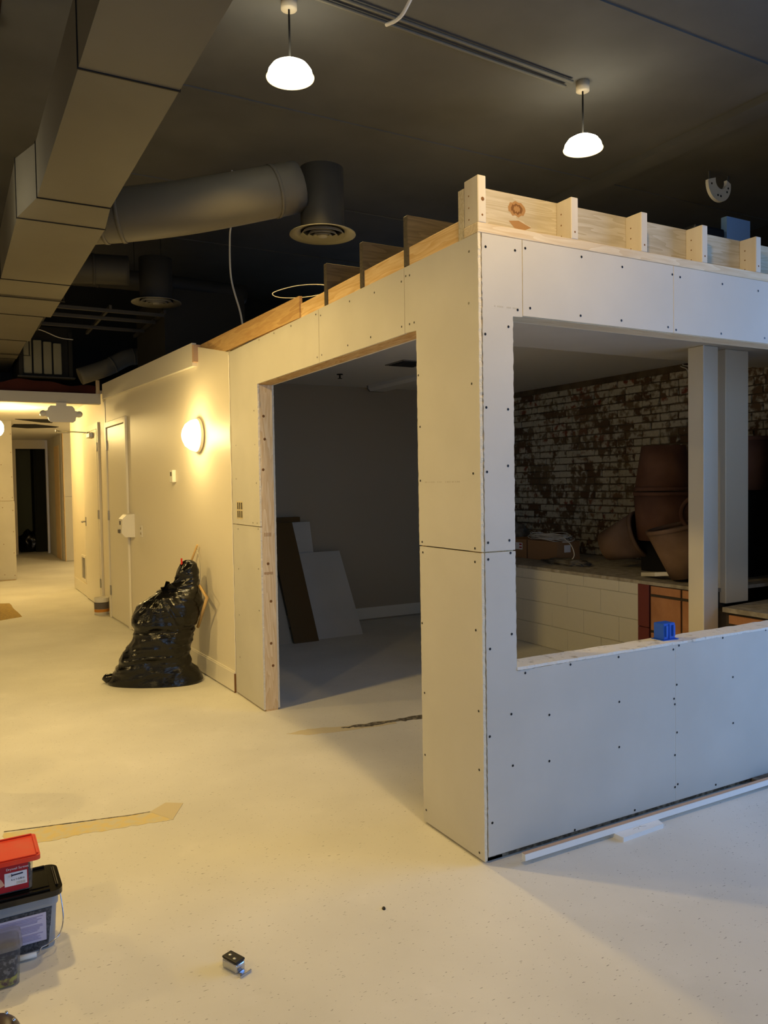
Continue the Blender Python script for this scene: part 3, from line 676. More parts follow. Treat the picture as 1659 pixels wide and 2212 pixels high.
# brick wall
bw = struct(empty('wall_brick', (4.1,2.5,0)))
box_part('mortar_bed', (4.112,4.3,-0.2,5.15,0,2.54), 'brick_mortar', bw)
bmesh_brick = {}
def brick_mesh(L_, var):
    k = (round(L_,3), var)
    if k in bmesh_brick: return bmesh_brick[k]
    bm = bmesh.new(); rbox(bm, -0.012,0.02,-L_/2,L_/2,-0.031,0.031, r=0.006, seg=1)
    rnd = random.Random(var)
    for v in bm.verts: v.co += Vector((rnd.uniform(-.004,.004), rnd.uniform(-.004,.004), rnd.uniform(-.003,.003)))
    me = bpy.data.meshes.new('brick'); bm.to_mesh(me); bm.free(); me.materials.append(MATS['brick']); bmesh_brick[k] = me; return me
rest = bmesh.new(); cnt = 0
for r_ in range(25):
    z = 0.755+0.0735*r_
    if z > 2.51: break
    head = (r_ % 6 == 3)
    L_ = 0.098 if head else 0.203; pitch = L_+0.012
    y = 5.13-(pitch/2)*(r_ % 2)-L_/2
    while y > 0.15:
        big = (y > 2.38 and not (y < 3.05 and z < 1.72 and y < 2.95) and z > 0.98 and y < 4.95)
        dx = random.uniform(-0.004,0.004)
        if big and cnt < 298:
            o = bpy.data.objects.new('brick', brick_mesh(L_, random.randint(0,5))); COL.objects.link(o); o.parent = bw; o.location = Vector((4.11+dx,y,z))-Vector((4.1,2.5,0)); cnt += 1
        else: bx(rest, 4.098+dx,4.13,y-L_/2,y+L_/2,z-0.031,z+0.031)
        y -= pitch
obj('brick_rest', rest, 'brick', bw, kind='stuff')

# ------------------------------------------------------------------ things on the ledge
def planter(loc, rb, rtop, h, rot, m, label, lip=0.02):
    o = empty('planter', loc); o.rotation_euler = rot
    bm = bmesh.new(); t = 0.018
    lathe(bm, [(0.0001,0),(rb,0),(rtop,h-lip*1.6),(rtop-t,h-lip*1.6),(rb-t,t),(0.0001,t)], (0,0,0), 40); obj('pot_wall', bm, m, o, local=True)
    bm = bmesh.new(); lathe(bm, [(rtop-t,h-lip*1.55),(rtop+0.006,h-lip*1.55),(rtop+0.008,h),(rtop-t,h),(rtop-t,h-lip*1.55)], (0,0,0), 40); obj('rim', bm, m, o, local=True)
    return tag(o, label, 'planter', 'empty planters on the ledge')
planter((3.50,2.20,1.775), 0.178,0.232,0.375, (math.pi,0,0), 'planter', 'brown planter turned upside down at the top of the stack on the ledge')
planter((3.53,2.19,0.985), 0.245,0.268,0.405, (0.0,0,0), 'planter', 'wide brown planter under the upturned one, middle of the stack')
planter((3.33,2.70,0.905), 0.13,0.20,0.36, (math.radians(70),0,math.radians(20)), 'planter_grey', 'broken brown planter lying on its side at the ledge front')
planter((3.13,1.64,0.755), 0.13,0.22,0.40, (math.radians(-8),math.radians(-10),0), 'planter_grey', 'tilted planter standing beside the white column, nearest the tiles')
planter((3.80,1.70,1.40), 0.20,0.25,0.42, (0,0,0), 'planter', 'tall brown planter half hidden by the white column, right of the upturned one')
planter((3.45,1.72,1.12), 0.12,0.17,0.24, (math.radians(60),0,math.radians(-60)), 'planter', 'small orange brown planter wedged beside the column')
# things the stack stands on / black liner
bm = bmesh.new(); rbox(bm, 3.40,3.66,2.0,2.36,0.716,0.983, r=0.01); tag(obj('support_crate', bm, 'black_plastic'), 'black crate carrying the stacked planters on the ledge', 'crate')
bm = bmesh.new(); rbox(bm, 3.63,3.96,1.53,1.87,0.716,1.398, r=0.01); tag(obj('support_crate', bm, 'black_plastic'), 'tall black crate under the planter half hidden by the column', 'crate')
bm = bmesh.new(); prism(bm, [(3.03,1.72),(3.06,1.80),(3.16,2.02),(3.10,2.08),(2.99,1.84)], 2, 0.735, 0.765)
for v in bm.verts: v.co.z += (2.06-v.co.y)*0.12-0.018
tag(obj('trim_scrap', bm, 'white_plastic'), 'short white offcut between the lying planter and the tilted planter', 'offcut')
bx_ = empty('cardboard_box', (3.47,3.75,0.715)); tag(bx_, 'long brown cardboard box with shipping label on the ledge', 'box')
box_part('carton', (3.33,3.62,3.34,4.15,0.716,0.905), 'cardboard', bx_)
box_part('flap_seam', (3.3285,3.3295,3.78,3.79,0.717,0.904), 'dark_brown', bx_)
box_part('shipping_label', (3.3285,3.3297,3.86,3.97,0.80,0.87), 'label_white', bx_)
box_part('red_print', (3.3280,3.3284,3.87,3.91,0.815,0.83), 'label_red', bx_); box_part('red_print', (3.3280,3.3284,3.87,3.91,0.845,0.86), 'label_red', bx_)
box_part('end_label', (3.42,3.50,3.3385,3.3395,0.80,0.87), 'label_white', bx_)
bm = bmesh.new()
for k in range(9):
    cx, cy = 3.50+random.uniform(-.03,.03), 3.62+random.uniform(-.05,.05); a, b_ = random.uniform(.10,.14), random.uniform(.20,.30); ph = random.uniform(0,6)
    pts = [(cx+a*math.cos(t*2*math.pi/20+ph), cy+b_*math.sin(t*2*math.pi/20+ph), 0.912+0.006*k+0.012*math.sin(t*.9+k)) for t in range(21)]
    tube(bm, pts, 0.004, 5)
tube(bm, smooth_path([(3.42,3.50,0.93),(3.34,3.30,0.96),(3.30,3.12,0.90),(3.28,3.05,0.80),(3.27,3.12,0.745),(3.29,3.3,0.75)],8), 0.0045, 6)
tag(obj('cable_bundle', bm, 'cable_white'), 'tangle of white cable coiled on top of the cardboard box', 'cable')
bm = bmesh.new()
bmesh.ops.create_icosphere(bm, subdivisions=4, radius=1.0)
for v in bm.verts:
    d = 1+0.3*noise.noise(v.co*2.5); v.co = Vector((3.62+v.co.x*0.16*d, 4.42+v.co.y*0.24*d, 0.716+max(0.0,0.16+v.co.z*0.20*d)))
tag(obj('dust_sheet', bm, 'debris', smooth=True), 'crumpled grey dust sheet left of the cardboard box on the ledge', 'sheet')
bm = bmesh.new()
bmesh.ops.create_icosphere(bm, subdivisions=4, radius=1.0)
for v in bm.verts:
    d = 1+0.4*noise.noise(v.co*3.5); v.co = Vector((3.24+v.co.x*0.10*d, 3.10+v.co.y*0.28*d, 0.7155+max(0.0,0.02+v.co.z*0.035*d)))
tag(obj('rag', bm, 'debris', smooth=True), 'crumpled grey rag lying on the ledge right of the cardboard box', 'rag')
bm = bmesh.new(); tube(bm, smooth_path([(4.09,2.52,2.52),(4.075,2.42,2.45),(4.075,2.40,2.2),(4.08,2.41,1.84)],8), 0.006, 6); tag(obj('wall_cable', bm, 'cable_white'), 'left one of two white cables hanging down the brick wall', 'cable')
bm = bmesh.new(); tube(bm, smooth_path([(4.09,2.50,2.53),(4.07,2.36,2.46),(4.07,2.335,2.2),(4.08,2.35,1.84)],8), 0.006, 6); tag(obj('wall_cable', bm, 'cable_white'), 'right one of two white cables hanging down the brick wall', 'cable')
ck = empty('speaker_cabinet', (3.7,0.75,0.607)); tag(ck, 'tall black cabinet on the ledge right of the white columns', 'cabinet')
box_part('lower_case', (3.42,3.98,0.50,1.12,0.6075,1.20), 'black_plastic', ck, r=0.01); box_part('upper_case', (3.45,3.98,0.50,1.12,1.235,1.98), 'black_plastic', ck, r=0.012); box_part('shelf_edge', (3.40,3.98,0.49,1.13,1.2015,1.234), 'screw', ck)

# blue junction box on the sill
jb = empty('junction_box', (1.09,0.075,0.758)); tag(jb, 'bright blue plastic electrical box standing on the half wall sill', 'electrical box')
box_part('shell', (1.052,1.128,0.045,0.105,0.7605,0.835), 'blue_box', jb, r=0.003)
box_part('flange', (1.040,1.140,0.036,0.110,0.7585,0.7615), 'blue_box', jb)
for x in (1.062,1.108): box_part('nail_tab', (x,x+0.012,0.038,0.0448,0.775,0.825), 'blue_box', jb)
box_part('center_rib', (1.086,1.092,0.041,0.0448,0.765,0.833), 'blue_box', jb)

# moulding and offcut at the foot of the half wall
st = empty('moulding_strip', (1.2,-0.075,0.0)); tag(st, 'long white painted moulding strip lying along the foot of the half wall', 'moulding')
bm = bmesh.new(); prism(bm, [(-0.088,0.0195),(-0.066,0.0195),(-0.066,0.044),(-0.086,0.044)], 0, 0.130, 3.0)
for v in bm.verts: v.co.z += 0.000
obj('painted_face', bm, 'white_trim', st)
bm = bmesh.new(); prism(bm, [(-0.0850,0.0445),(-0.0665,0.0445),(-0.0665,0.0462),(-0.0850,0.0462)], 0, 0.131, 2.999); obj('bare_back', bm, 'bare_trim', st)
bm = bmesh.new(); prism(bm, [(0.60,-0.062),(0.872,-0.066),(0.850,-0.128),(0.606,-0.136)], 2, 0.0, 0.019)
of = tag(obj('board_offcut', bm, 'white_trim'), 'small white board offcut on the floor under the moulding strip', 'offcut')
bm = bmesh.new(); 
for q in ((0.70,-0.10,0.05,0.3),(0.74,-0.095,0.04,-0.7),(0.72,-0.112,0.03,1.2)):
    tube(bm, [(q[0],q[1],0.0192),(q[0]+q[2]*math.cos(q[3]),q[1]+q[2]*math.sin(q[3])*0.4,0.0192)], 0.0008, 4)
obj('pencil_marks', bm, 'print_grey', of)
bm = bmesh.new(); prism(bm, [(1.6,-0.05),(4.0,-0.05),(4.0,-0.012),(1.6,-0.008)], 2, 0.0, 0.03); tag(obj('cable_strip', bm, 'debris'), 'grey plastic strip lying between the moulding and the half wall', 'strip')

# ------------------------------------------------------------------ ductwork
rd = empty('rectangular_duct', (-1.2,3.5,2.95)); tag(rd, 'long rectangular sheet metal duct hung under the dark ceiling', 'duct')
segs = [(-3.2,-1.9),(-1.896,-0.60),(-0.596,0.46)]
ys = [0.464,1.846]
def dbox(x0,x1,y0,y1,z0,z1): return box_part('duct_section', (x0,x1,y0,y1,z0,z1), 'duct', rd)
for a, b in segs: dbox(-1.35,-1.00,a,b,2.95,3.22)
dbox(-1.35,-1.00,0.464,1.840,2.95,3.22)
bm = bmesh.new()
A = [bm.verts.new(q) for q in ((-1.35,1.846,2.95),(-1.00,1.846,2.95),(-1.00,1.846,3.22),(-1.35,1.846,3.22))]
B = [bm.verts.new(q) for q in ((-1.415,2.205,2.95),(-0.965,2.205,2.95),(-0.965,2.205,3.26),(-1.415,2.205,3.26))]
bm.faces.new(A[::-1]); bm.faces.new(B)
for i in range(4): bm.faces.new((A[i],A[(i+1)%4],B[(i+1)%4],B[i]))
obj('duct_transition', bm, 'duct', rd)
yy = [2.211,3.60,4.80,6.05,7.26,8.40]
XR = [-0.965,-0.965,-1.02,-1.05,-1.06]
for (a, b), xr in zip(zip(yy, yy[1:]), XR): dbox(-1.415,xr,a,b-0.006,2.95,3.26)
for y, x0, x1, z1 in [(-1.898,-1.36,-0.99,3.23),(-0.598,-1.36,-0.99,3.23),(0.462,-1.36,-0.99,3.23),(1.843,-1.36,-0.99,3.23),(2.208,-1.425,-0.955,3.27)] + [(y-0.003,-1.425,xr+0.01,3.27) for y, xr in zip(yy[1:-1], XR[1:])]:
    bm = bmesh.new(); x0 += 0.006; x1 -= 0.006; bx(bm, x0,x1,y-0.004,y+0.004,2.9455,2.9495); bx(bm, x0,x0+0.0035,y-0.004,y+0.004,2.9495,z1-0.005); bx(bm, x1-0.0035,x1,y-0.004,y+0.004,2.9495,z1-0.005)
    obj('seam_flange', bm, 'seam', rd)
for y in (-1.6,4.1,6.9):
    bm = bmesh.new()
    for x in (-1.43,-0.95): tube(bm, [(x,y,2.945),(x,y,4.2)], 0.006, 6)
    bx(bm, -1.44,-0.94,y-0.012,y+0.012,2.938,2.9418); obj('hanger', bm, 'seam', rd)

def round_duct(name, pts, r, m, label, seg=20, n=8, bands=()):
    o = empty(name, pts[0]); tag(o, label, 'duct', 'round ducts')
    bm = bmesh.new(); P = smooth_path(pts, n); tube(bm, P, r, seg); obj('pipe', bm, m, o)
    for k in bands:
        a, b = P[k], P[min(k+1, len(P)-1)]; d = (b-a).normalized()
        bm = bmesh.new(); tube(bm, [a-d*0.012, a+d*0.012], r*1.035, seg); obj('band', bm, m, o)
    return o
round_duct('round_duct', [(-0.96,2.82,3.20),(-0.70,2.70,3.225),(-0.3,2.56,3.30),(0.33,2.48,3.49)], 0.165, 'duct', 'large round duct branching right towards the nearer ceiling diffuser', bands=(3,6,22))
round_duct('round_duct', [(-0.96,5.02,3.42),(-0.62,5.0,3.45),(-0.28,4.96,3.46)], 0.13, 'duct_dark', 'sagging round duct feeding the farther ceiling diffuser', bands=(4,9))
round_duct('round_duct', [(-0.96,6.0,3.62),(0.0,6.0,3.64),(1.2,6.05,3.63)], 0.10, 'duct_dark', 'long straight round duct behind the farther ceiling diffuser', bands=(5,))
round_duct('round_duct', [(0.75,7.05,3.03),(0.35,7.05,3.03),(0.12,7.05,3.01),(-0.12,7.05,2.88),(-0.42,7.05,2.76)], 0.095, 'duct', 'bent round duct dropping above the hall header', bands=(9,14,22))
def diffuser(loc, neck_r, neck_h, label):
    o = empty('ceiling_diffuser', loc); tag(o, label, 'diffuser', 'round ceiling diffusers')
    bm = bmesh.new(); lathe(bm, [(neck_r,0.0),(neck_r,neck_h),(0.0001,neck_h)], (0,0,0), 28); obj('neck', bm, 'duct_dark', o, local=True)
    for i, (r1, r2, z1, z2) in enumerate(((0.225,0.150,-0.02,0.005),(0.150,0.115,-0.025,0.03),(0.105,0.075,-0.03,0.02),(0.068,0.040,-0.033,0.01))):
        bm = bmesh.new(); lathe(bm, [(r1,z1),(r2,z2),(r2-0.004,z2+0.002),(r1-0.002,z1+0.006),(r1,z1)], (0,0,0), 40); obj('cone_ring', bm, 'diffuser_light' if i == 0 else 'diffuser', o, local=True)
    bm = bmesh.new(); lathe(bm, [(0.0001,-0.034),(0.03,-0.032),(0.036,-0.02),(0.0001,-0.01)], (0,0,0), 24); obj('center_cap', bm, 'diffuser', o, local=True)
    return o
diffuser((0.50,2.46,3.21), 0.148,0.42, 'nearer round ceiling diffuser above the partition wall')
diffuser((-0.04,4.94,3.21), 0.148,0.38, 'farther round ceiling diffuser beside the rectangular duct')
# suspended grid remnants
gd = empty('ceiling_grid', (-0.4,5.2,3.25)); tag(gd, 'bare metal ceiling grid bars hanging beside the rectangular duct', 'ceiling grid')
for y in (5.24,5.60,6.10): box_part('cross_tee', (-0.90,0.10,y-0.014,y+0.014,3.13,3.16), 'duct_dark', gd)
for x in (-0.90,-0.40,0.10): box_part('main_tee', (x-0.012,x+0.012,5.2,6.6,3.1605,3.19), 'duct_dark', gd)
for x, y in ((-0.9,5.3),(-0.9,6.5),(0.10,5.3),(0.10,6.5)):
    bm = bmesh.new(); tube(bm, [(x,y,3.19),(x,y,4.2)], 0.003, 5); obj('hanger_wire', bm, 'seam', gd)
# dark bulkhead box
bm = bmesh.new(); bx(bm, 0.13,0.95,5.35,6.6,2.66,3.44); tag(obj('equipment_box', bm, 'dark_paint'), 'large dark grey equipment box above the old wall', 'equipment')
# filter bank
fb = empty('filter_unit', (-0.76,7.35,2.79)); tag(fb, 'open air handler with four pale filter panels above the hall header', 'air handler')
box_part('case_back', (-1.02,-0.45,7.42,8.3,2.78,3.36), 'dark_paint', fb)
for c in ((-1.02,-0.98,7.34,7.4195,2.78,3.30),(-0.49,-0.45,7.34,7.4195,2.78,3.30)): box_part('case_rail', c, 'dark_paint', fb)
box_part('case_sill', (-1.04,-0.43,7.30,7.41,2.765,2.7795), 'duct_dark', fb)
for k in range(4): box_part('filter_panel', (-0.972+0.106*k,-0.884+0.106*k,7.36,7.4195,2.815,3.21-0.012*k), 'filter', fb, r=0.008)
bm = bmesh.new(); tube(bm, smooth_path([(-0.98,7.30,3.24),(-0.82,7.28,3.30),(-0.6,7.30,3.23),(-0.44,7.33,3.22)],6), 0.006, 6); tag(obj('loose_wire', bm, 'cable_white'), 'pale wire draped over the filter panels', 'wire')
# hanging wires
bm = bmesh.new(); tube(bm, smooth_path([(0.44,4.14,4.199),(0.42,4.12,3.78),(0.40,4.12,3.62),(0.38,4.05,3.26),(0.42,3.95,2.95),(0.43,3.9,2.75)],8), 0.008, 6); tag(obj('hanging_conduit', bm, 'cable_white'), 'thin flexible conduit hanging down behind the plywood rim', 'conduit')
bm = bmesh.new(); tube(bm, smooth_path([(0.10,1.30,2.56),(0.10,1.55,2.565),(0.08,1.85,2.60),(0.05,2.15,2.66),(0.08,2.32,2.73),(0.2,2.2,2.76),(0.25,1.9,2.70),(0.12,1.62,2.575)],8), 0.0025, 6); tag(obj('wire_loop', bm, 'cable_white'), 'loop of white wire lying over the top of the partition', 'wire')
bm = bmesh.new(); tube(bm, smooth_path([(0.30,1.20,3.9),(0.323,1.12,3.895),(0.335,1.05,3.92),(0.345,0.93,4.02),(0.35,0.9,4.199)],6), 0.010, 6); tag(obj('ceiling_strap', bm, 'cable_white'), 'white curved strap hanging from the ceiling at the top of the picture', 'strap')
bm = bmesh.new(); tube(bm, [(-1.37,1.9,4.2),(-1.37,1.9,3.98)], 0.004, 5); tag(obj('ceiling_wire', bm, 'cable_white'), 'short pale wire hanging between the joists left of the duct', 'wire')
# conduits and box on the ceiling
for dy, lab in ((0.0,'nearer one of two parallel conduits running to the right lamp box'),(0.07,'farther one of two parallel conduits running to the right lamp box')):
    bm = bmesh.new(); tube(bm, [(-0.8,1.46+dy,4.178),(1.98,1.62+dy,4.178)], 0.011, 8); tag(obj('conduit', bm, 'duct', None), lab, 'conduit', 'ceiling conduits')
# crescent plate and blue board
bm = bmesh.new()
pts = [(4.29+0.15*math.cos(a), 4.10+0.15*math.sin(a)) for a in [math.radians(172+i*198/20) for i in range(21)]] + [(4.31+0.075*math.cos(a), 4.135+0.075*math.sin(a)) for a in [math.radians(372-i*204/12) for i in range(13)]]
prism(bm, pts, 1, 2.26, 2.29); mp_ = tag(obj('mounting_plate', bm, 'white_plastic'), 'white crescent shaped mounting plate left under the ceiling at right', 'plate')
for a in (190,255,275,325,345):
    q = math.radians(a); bm = bmesh.new(); lathe(bm, [(0.0001,2.2585),(0.010,2.2585),(0.010,2.2599)], (4.295+0.112*math.cos(q),0,4.11+0.112*math.sin(q)), 8, 'y'); obj('screw_hole', bm, 'screw', mp_)
for x in (4.17,4.42): box_part('bracket', (x-0.008,x+0.008,2.268,2.282,4.10,4.1995), 'ceiling_dark', mp_)
bm = bmesh.new(); bx(bm, 3.39,3.66,1.50,1.55,2.56,3.46); tag(obj('foam_board', bm, 'blue_foam'), 'upright blue grey foam board above the half wall framing', 'board')
bm = bmesh.new(); rbox(bm, 3.05,3.37,1.50,1.62,2.56,3.36, r=0.02); tag(obj('black_case', bm, 'black_plastic'), 'dark case standing left of the blue grey foam board', 'case')

# ------------------------------------------------------------------ lamps
def pendant(loc, label, beam=120, w=LAMP_W, col=WARM):
    o = empty('pendant_lamp', loc); tag(o, label, 'lamp', 'dome pendant lamps')
    bm = bmesh.new(); lathe(bm, [(0.128,0.0),(0.120,0.028),(0.100,0.055),(0.065,0.075),(0.025,0.084),(0.0001,0.085)], (0,0,0), 40); obj('glass_dome', bm, 'lamp_glass', o, local=True)
    bm = bmesh.new(); lathe(bm, [(0.118,0.004),(0.134,-0.006),(0.1325,-0.010),(0.116,-0.002),(0.118,0.004)], (0,0,0), 40); obj('rim', bm, 'lamp_rim', o, local=True)
    bm = bmesh.new(); lathe(bm, [(0.0001,0.062),(0.06,0.055),(0.116,0.002)], (0,0,0), 40); obj('diffuser', bm, 'lamp_glass', o, local=True)
    h = 4.2-loc[2]
    bm = bmesh.new(); tube(bm, [(0,0,0.086),(0,0,h-0.065)], 0.006, 8); obj('stem', bm, 'dark_paint', o, local=True)
    bm = bmesh.new(); lathe(bm, [(0.0001,h-0.065),(0.045,h-0.065),(0.045,h-0.001),(0.0001,h-0.001)], (0,0,0), 20); obj('canopy_box', bm, 'paint_grey', o, local=True)
    ld = bpy.data.lights.new('pendant_light', 'SPOT'); ld.energy = w; ld.color = col; ld.shadow_soft_size = 0.07; ld.spot_size = math.radians(beam); ld.spot_blend = 0.25
    lo = bpy.data.objects.new('pendant_light', ld); COL.objects.link(lo); lo.parent = o; lo.location = (0,0,-0.03)
    return o
pendant((-0.045,1.68,3.77), 'glowing dome lamp hanging at upper left, above the door opening', w=85.0)
pendant((2.07,1.62,3.755), 'glowing dome lamp hanging at upper right, above the half wall')
pendant((-1.76,2.0,2.86), 'dome lamp just left of the picture, in line with the two glowing ones', 178, 105.0)
pendant((-0.12,-0.86,3.16), 'dome lamp in the row above the camera', 172, 48.0, (1.0, 0.64, 0.20))
pendant((-4.2,-1.2,3.3), 'unseen dome lamp added as fill far to the left behind the camera', 165, 70.0)  # unseen lamp added for general warm fill
pendant((-4.2,3.6,2.9), 'unseen dome lamp added as fill far to the left beyond the rectangular duct', 175, 90.0)  # second added fill lamp, evens out the light on the partition
def sconce(loc, rz, label, w):
    o = empty('wall_sconce', loc, rz); tag(o, label, 'lamp', 'half globe wall sconces')
    bm = bmesh.new(); lathe(bm, [(0.0001,-0.135),(0.05,-0.128),(0.09,-0.105),(0.115,-0.07),(0.126,-0.032)], (0,0,0), 36, 'x'); obj('globe', bm, 'sconce_glass', o, local=True)
    bm = bmesh.new(); lathe(bm, [(0.0001,-0.002),(0.120,-0.002),(0.136,-0.008),(0.136,-0.026),(0.127,-0.031),(0.120,-0.020)], (0,0,0), 36, 'x'); obj('backplate_ring', bm, 'paint_trim', o, local=True)
    ld = bpy.data.lights.new('sconce_light', 'POINT'); ld.energy = w; ld.color = (1.0,0.70,0.26); ld.shadow_soft_size = 0.06
    lo = bpy.data.objects.new('sconce_light', ld); COL.objects.link(lo); lo.parent = o; lo.location = (-0.21,0,0)
    return o
sconce((-0.0265,3.70,1.90), th, 'glowing half globe sconce on the old painted wall', SCONCE_W)
sconce((-1.20,9.45,2.33), math.pi, 'glowing half globe sconce on the left side of the hall', 40.0)

# ------------------------------------------------------------------ wall fittings
def on_wall(d, z): return (-math.sin(th)*d, 3.0+math.cos(th)*d, z)
ts = empty('thermostat', on_wall(1.40,1.535), th); tag(ts, 'small white thermostat on the painted wall below the sconce', 'thermostat')
box_part('housing', (-0.034,-0.001,-0.045,0.045,0.0,0.108), 'white_plastic', ts, r=0.005, local=True); box_part('display', (-0.0352,-0.0342,-0.022,0.02,0.055,0.09), 'can_grey', ts, local=True)
dp = empty('soap_dispenser', on_wall(2.93,0.985), th); tag(dp, 'white soap dispenser mounted between the closed door and the light switch', 'dispenser')
bm = bmesh.new(); prism(bm, [(-0.001,0.0),(-0.10,0.005),(-0.135,0.05),(-0.125,0.19),(-0.08,0.235),(-0.001,0.24)], 1, -0.085, 0.085); obj('housing', bm, 'white_plastic', dp, local=True)
box_part('push_lever', (-0.150,-0.128,-0.03,0.03,0.045,0.085), 'can_grey', dp, r=0.004, local=True)
box_part('viewing_slot', (-0.1335,-0.1285,-0.02,0.02,0.13,0.17), 'can_grey', dp, local=True)
so = empty('outlet_plate', on_wall(2.58,1.0), th); tag(so, 'white switch plate on the painted wall right of the dispenser', 'switch plate')
box_part('plate', (-0.008,-0.001,-0.04,0.04,0.0,0.12), 'white_plastic', so, r=0.002, local=True)
for z in (0.025,0.075): box_part('toggle', (-0.012,-0.0085,-0.014,0.014,z,z+0.022), 'paint_grey', so, local=True)

# emergency light hung at the hall mouth
em = empty('emergency_light', (-0.59,7.32,2.26)); tag(em, 'white twin head emergency light hanging below the hall header', 'emergency light')
bm = bmesh.new()
pl = [(-0.115,0.19),(0.115,0.19),(0.14,0.165),(0.148,0.135),(0.19,0.125),(0.19,0.075),(0.155,0.055),(0.15,0.02),(0.125,0.0),(-0.115,0.0),(-0.135,0.02),(-0.145,0.055),(-0.185,0.075),(-0.185,0.125),(-0.148,0.135),(-0.14,0.165)]
prism(bm, [(-0.59+u,2.262+v) for u,v in pl], 1, 7.325, 7.355); obj('backplate', bm, 'white_plastic', em)
for s in (-1,1):
    bm = bmesh.new(); lathe(bm, [(0.0001,7.315),(0.030,7.317),(0.036,7.33),(0.036,7.39),(0.0001,7.40)], (-0.59+s*0.195,0,2.36), 20, 'y'); obj('lamp_head', bm, 'white_plastic', em)
box_part('mount', (-0.645,-0.535,7.327,7.352,2.4525,2.489), 'white_plastic', em)

# paint can by the door frame
pc = empty('paint_can', (-0.195,7.42,0)); tag(pc, 'open paint can with grey and orange label at the hall corner', 'paint can')
bm = bmesh.new(); lathe(bm, [(0.0001,0.0),(0.083,0.0),(0.083,0.195),(0.086,0.20),(0.078,0.20),(0.078,0.01),(0.0001,0.01)], (-0.215,7.30,0), 28); obj('can_body', bm, 'white_plastic', pc)
bm = bmesh.new(); lathe(bm, [(0.0838,0.07),(0.0838,0.15)], (-0.215,7.30,0), 28); obj('grey_label', bm, 'can_grey', pc)
bm = bmesh.new(); lathe(bm, [(0.0838,0.035),(0.0838,0.069)], (-0.215,7.30,0), 28); obj('orange_label', bm, 'amber_label', pc)

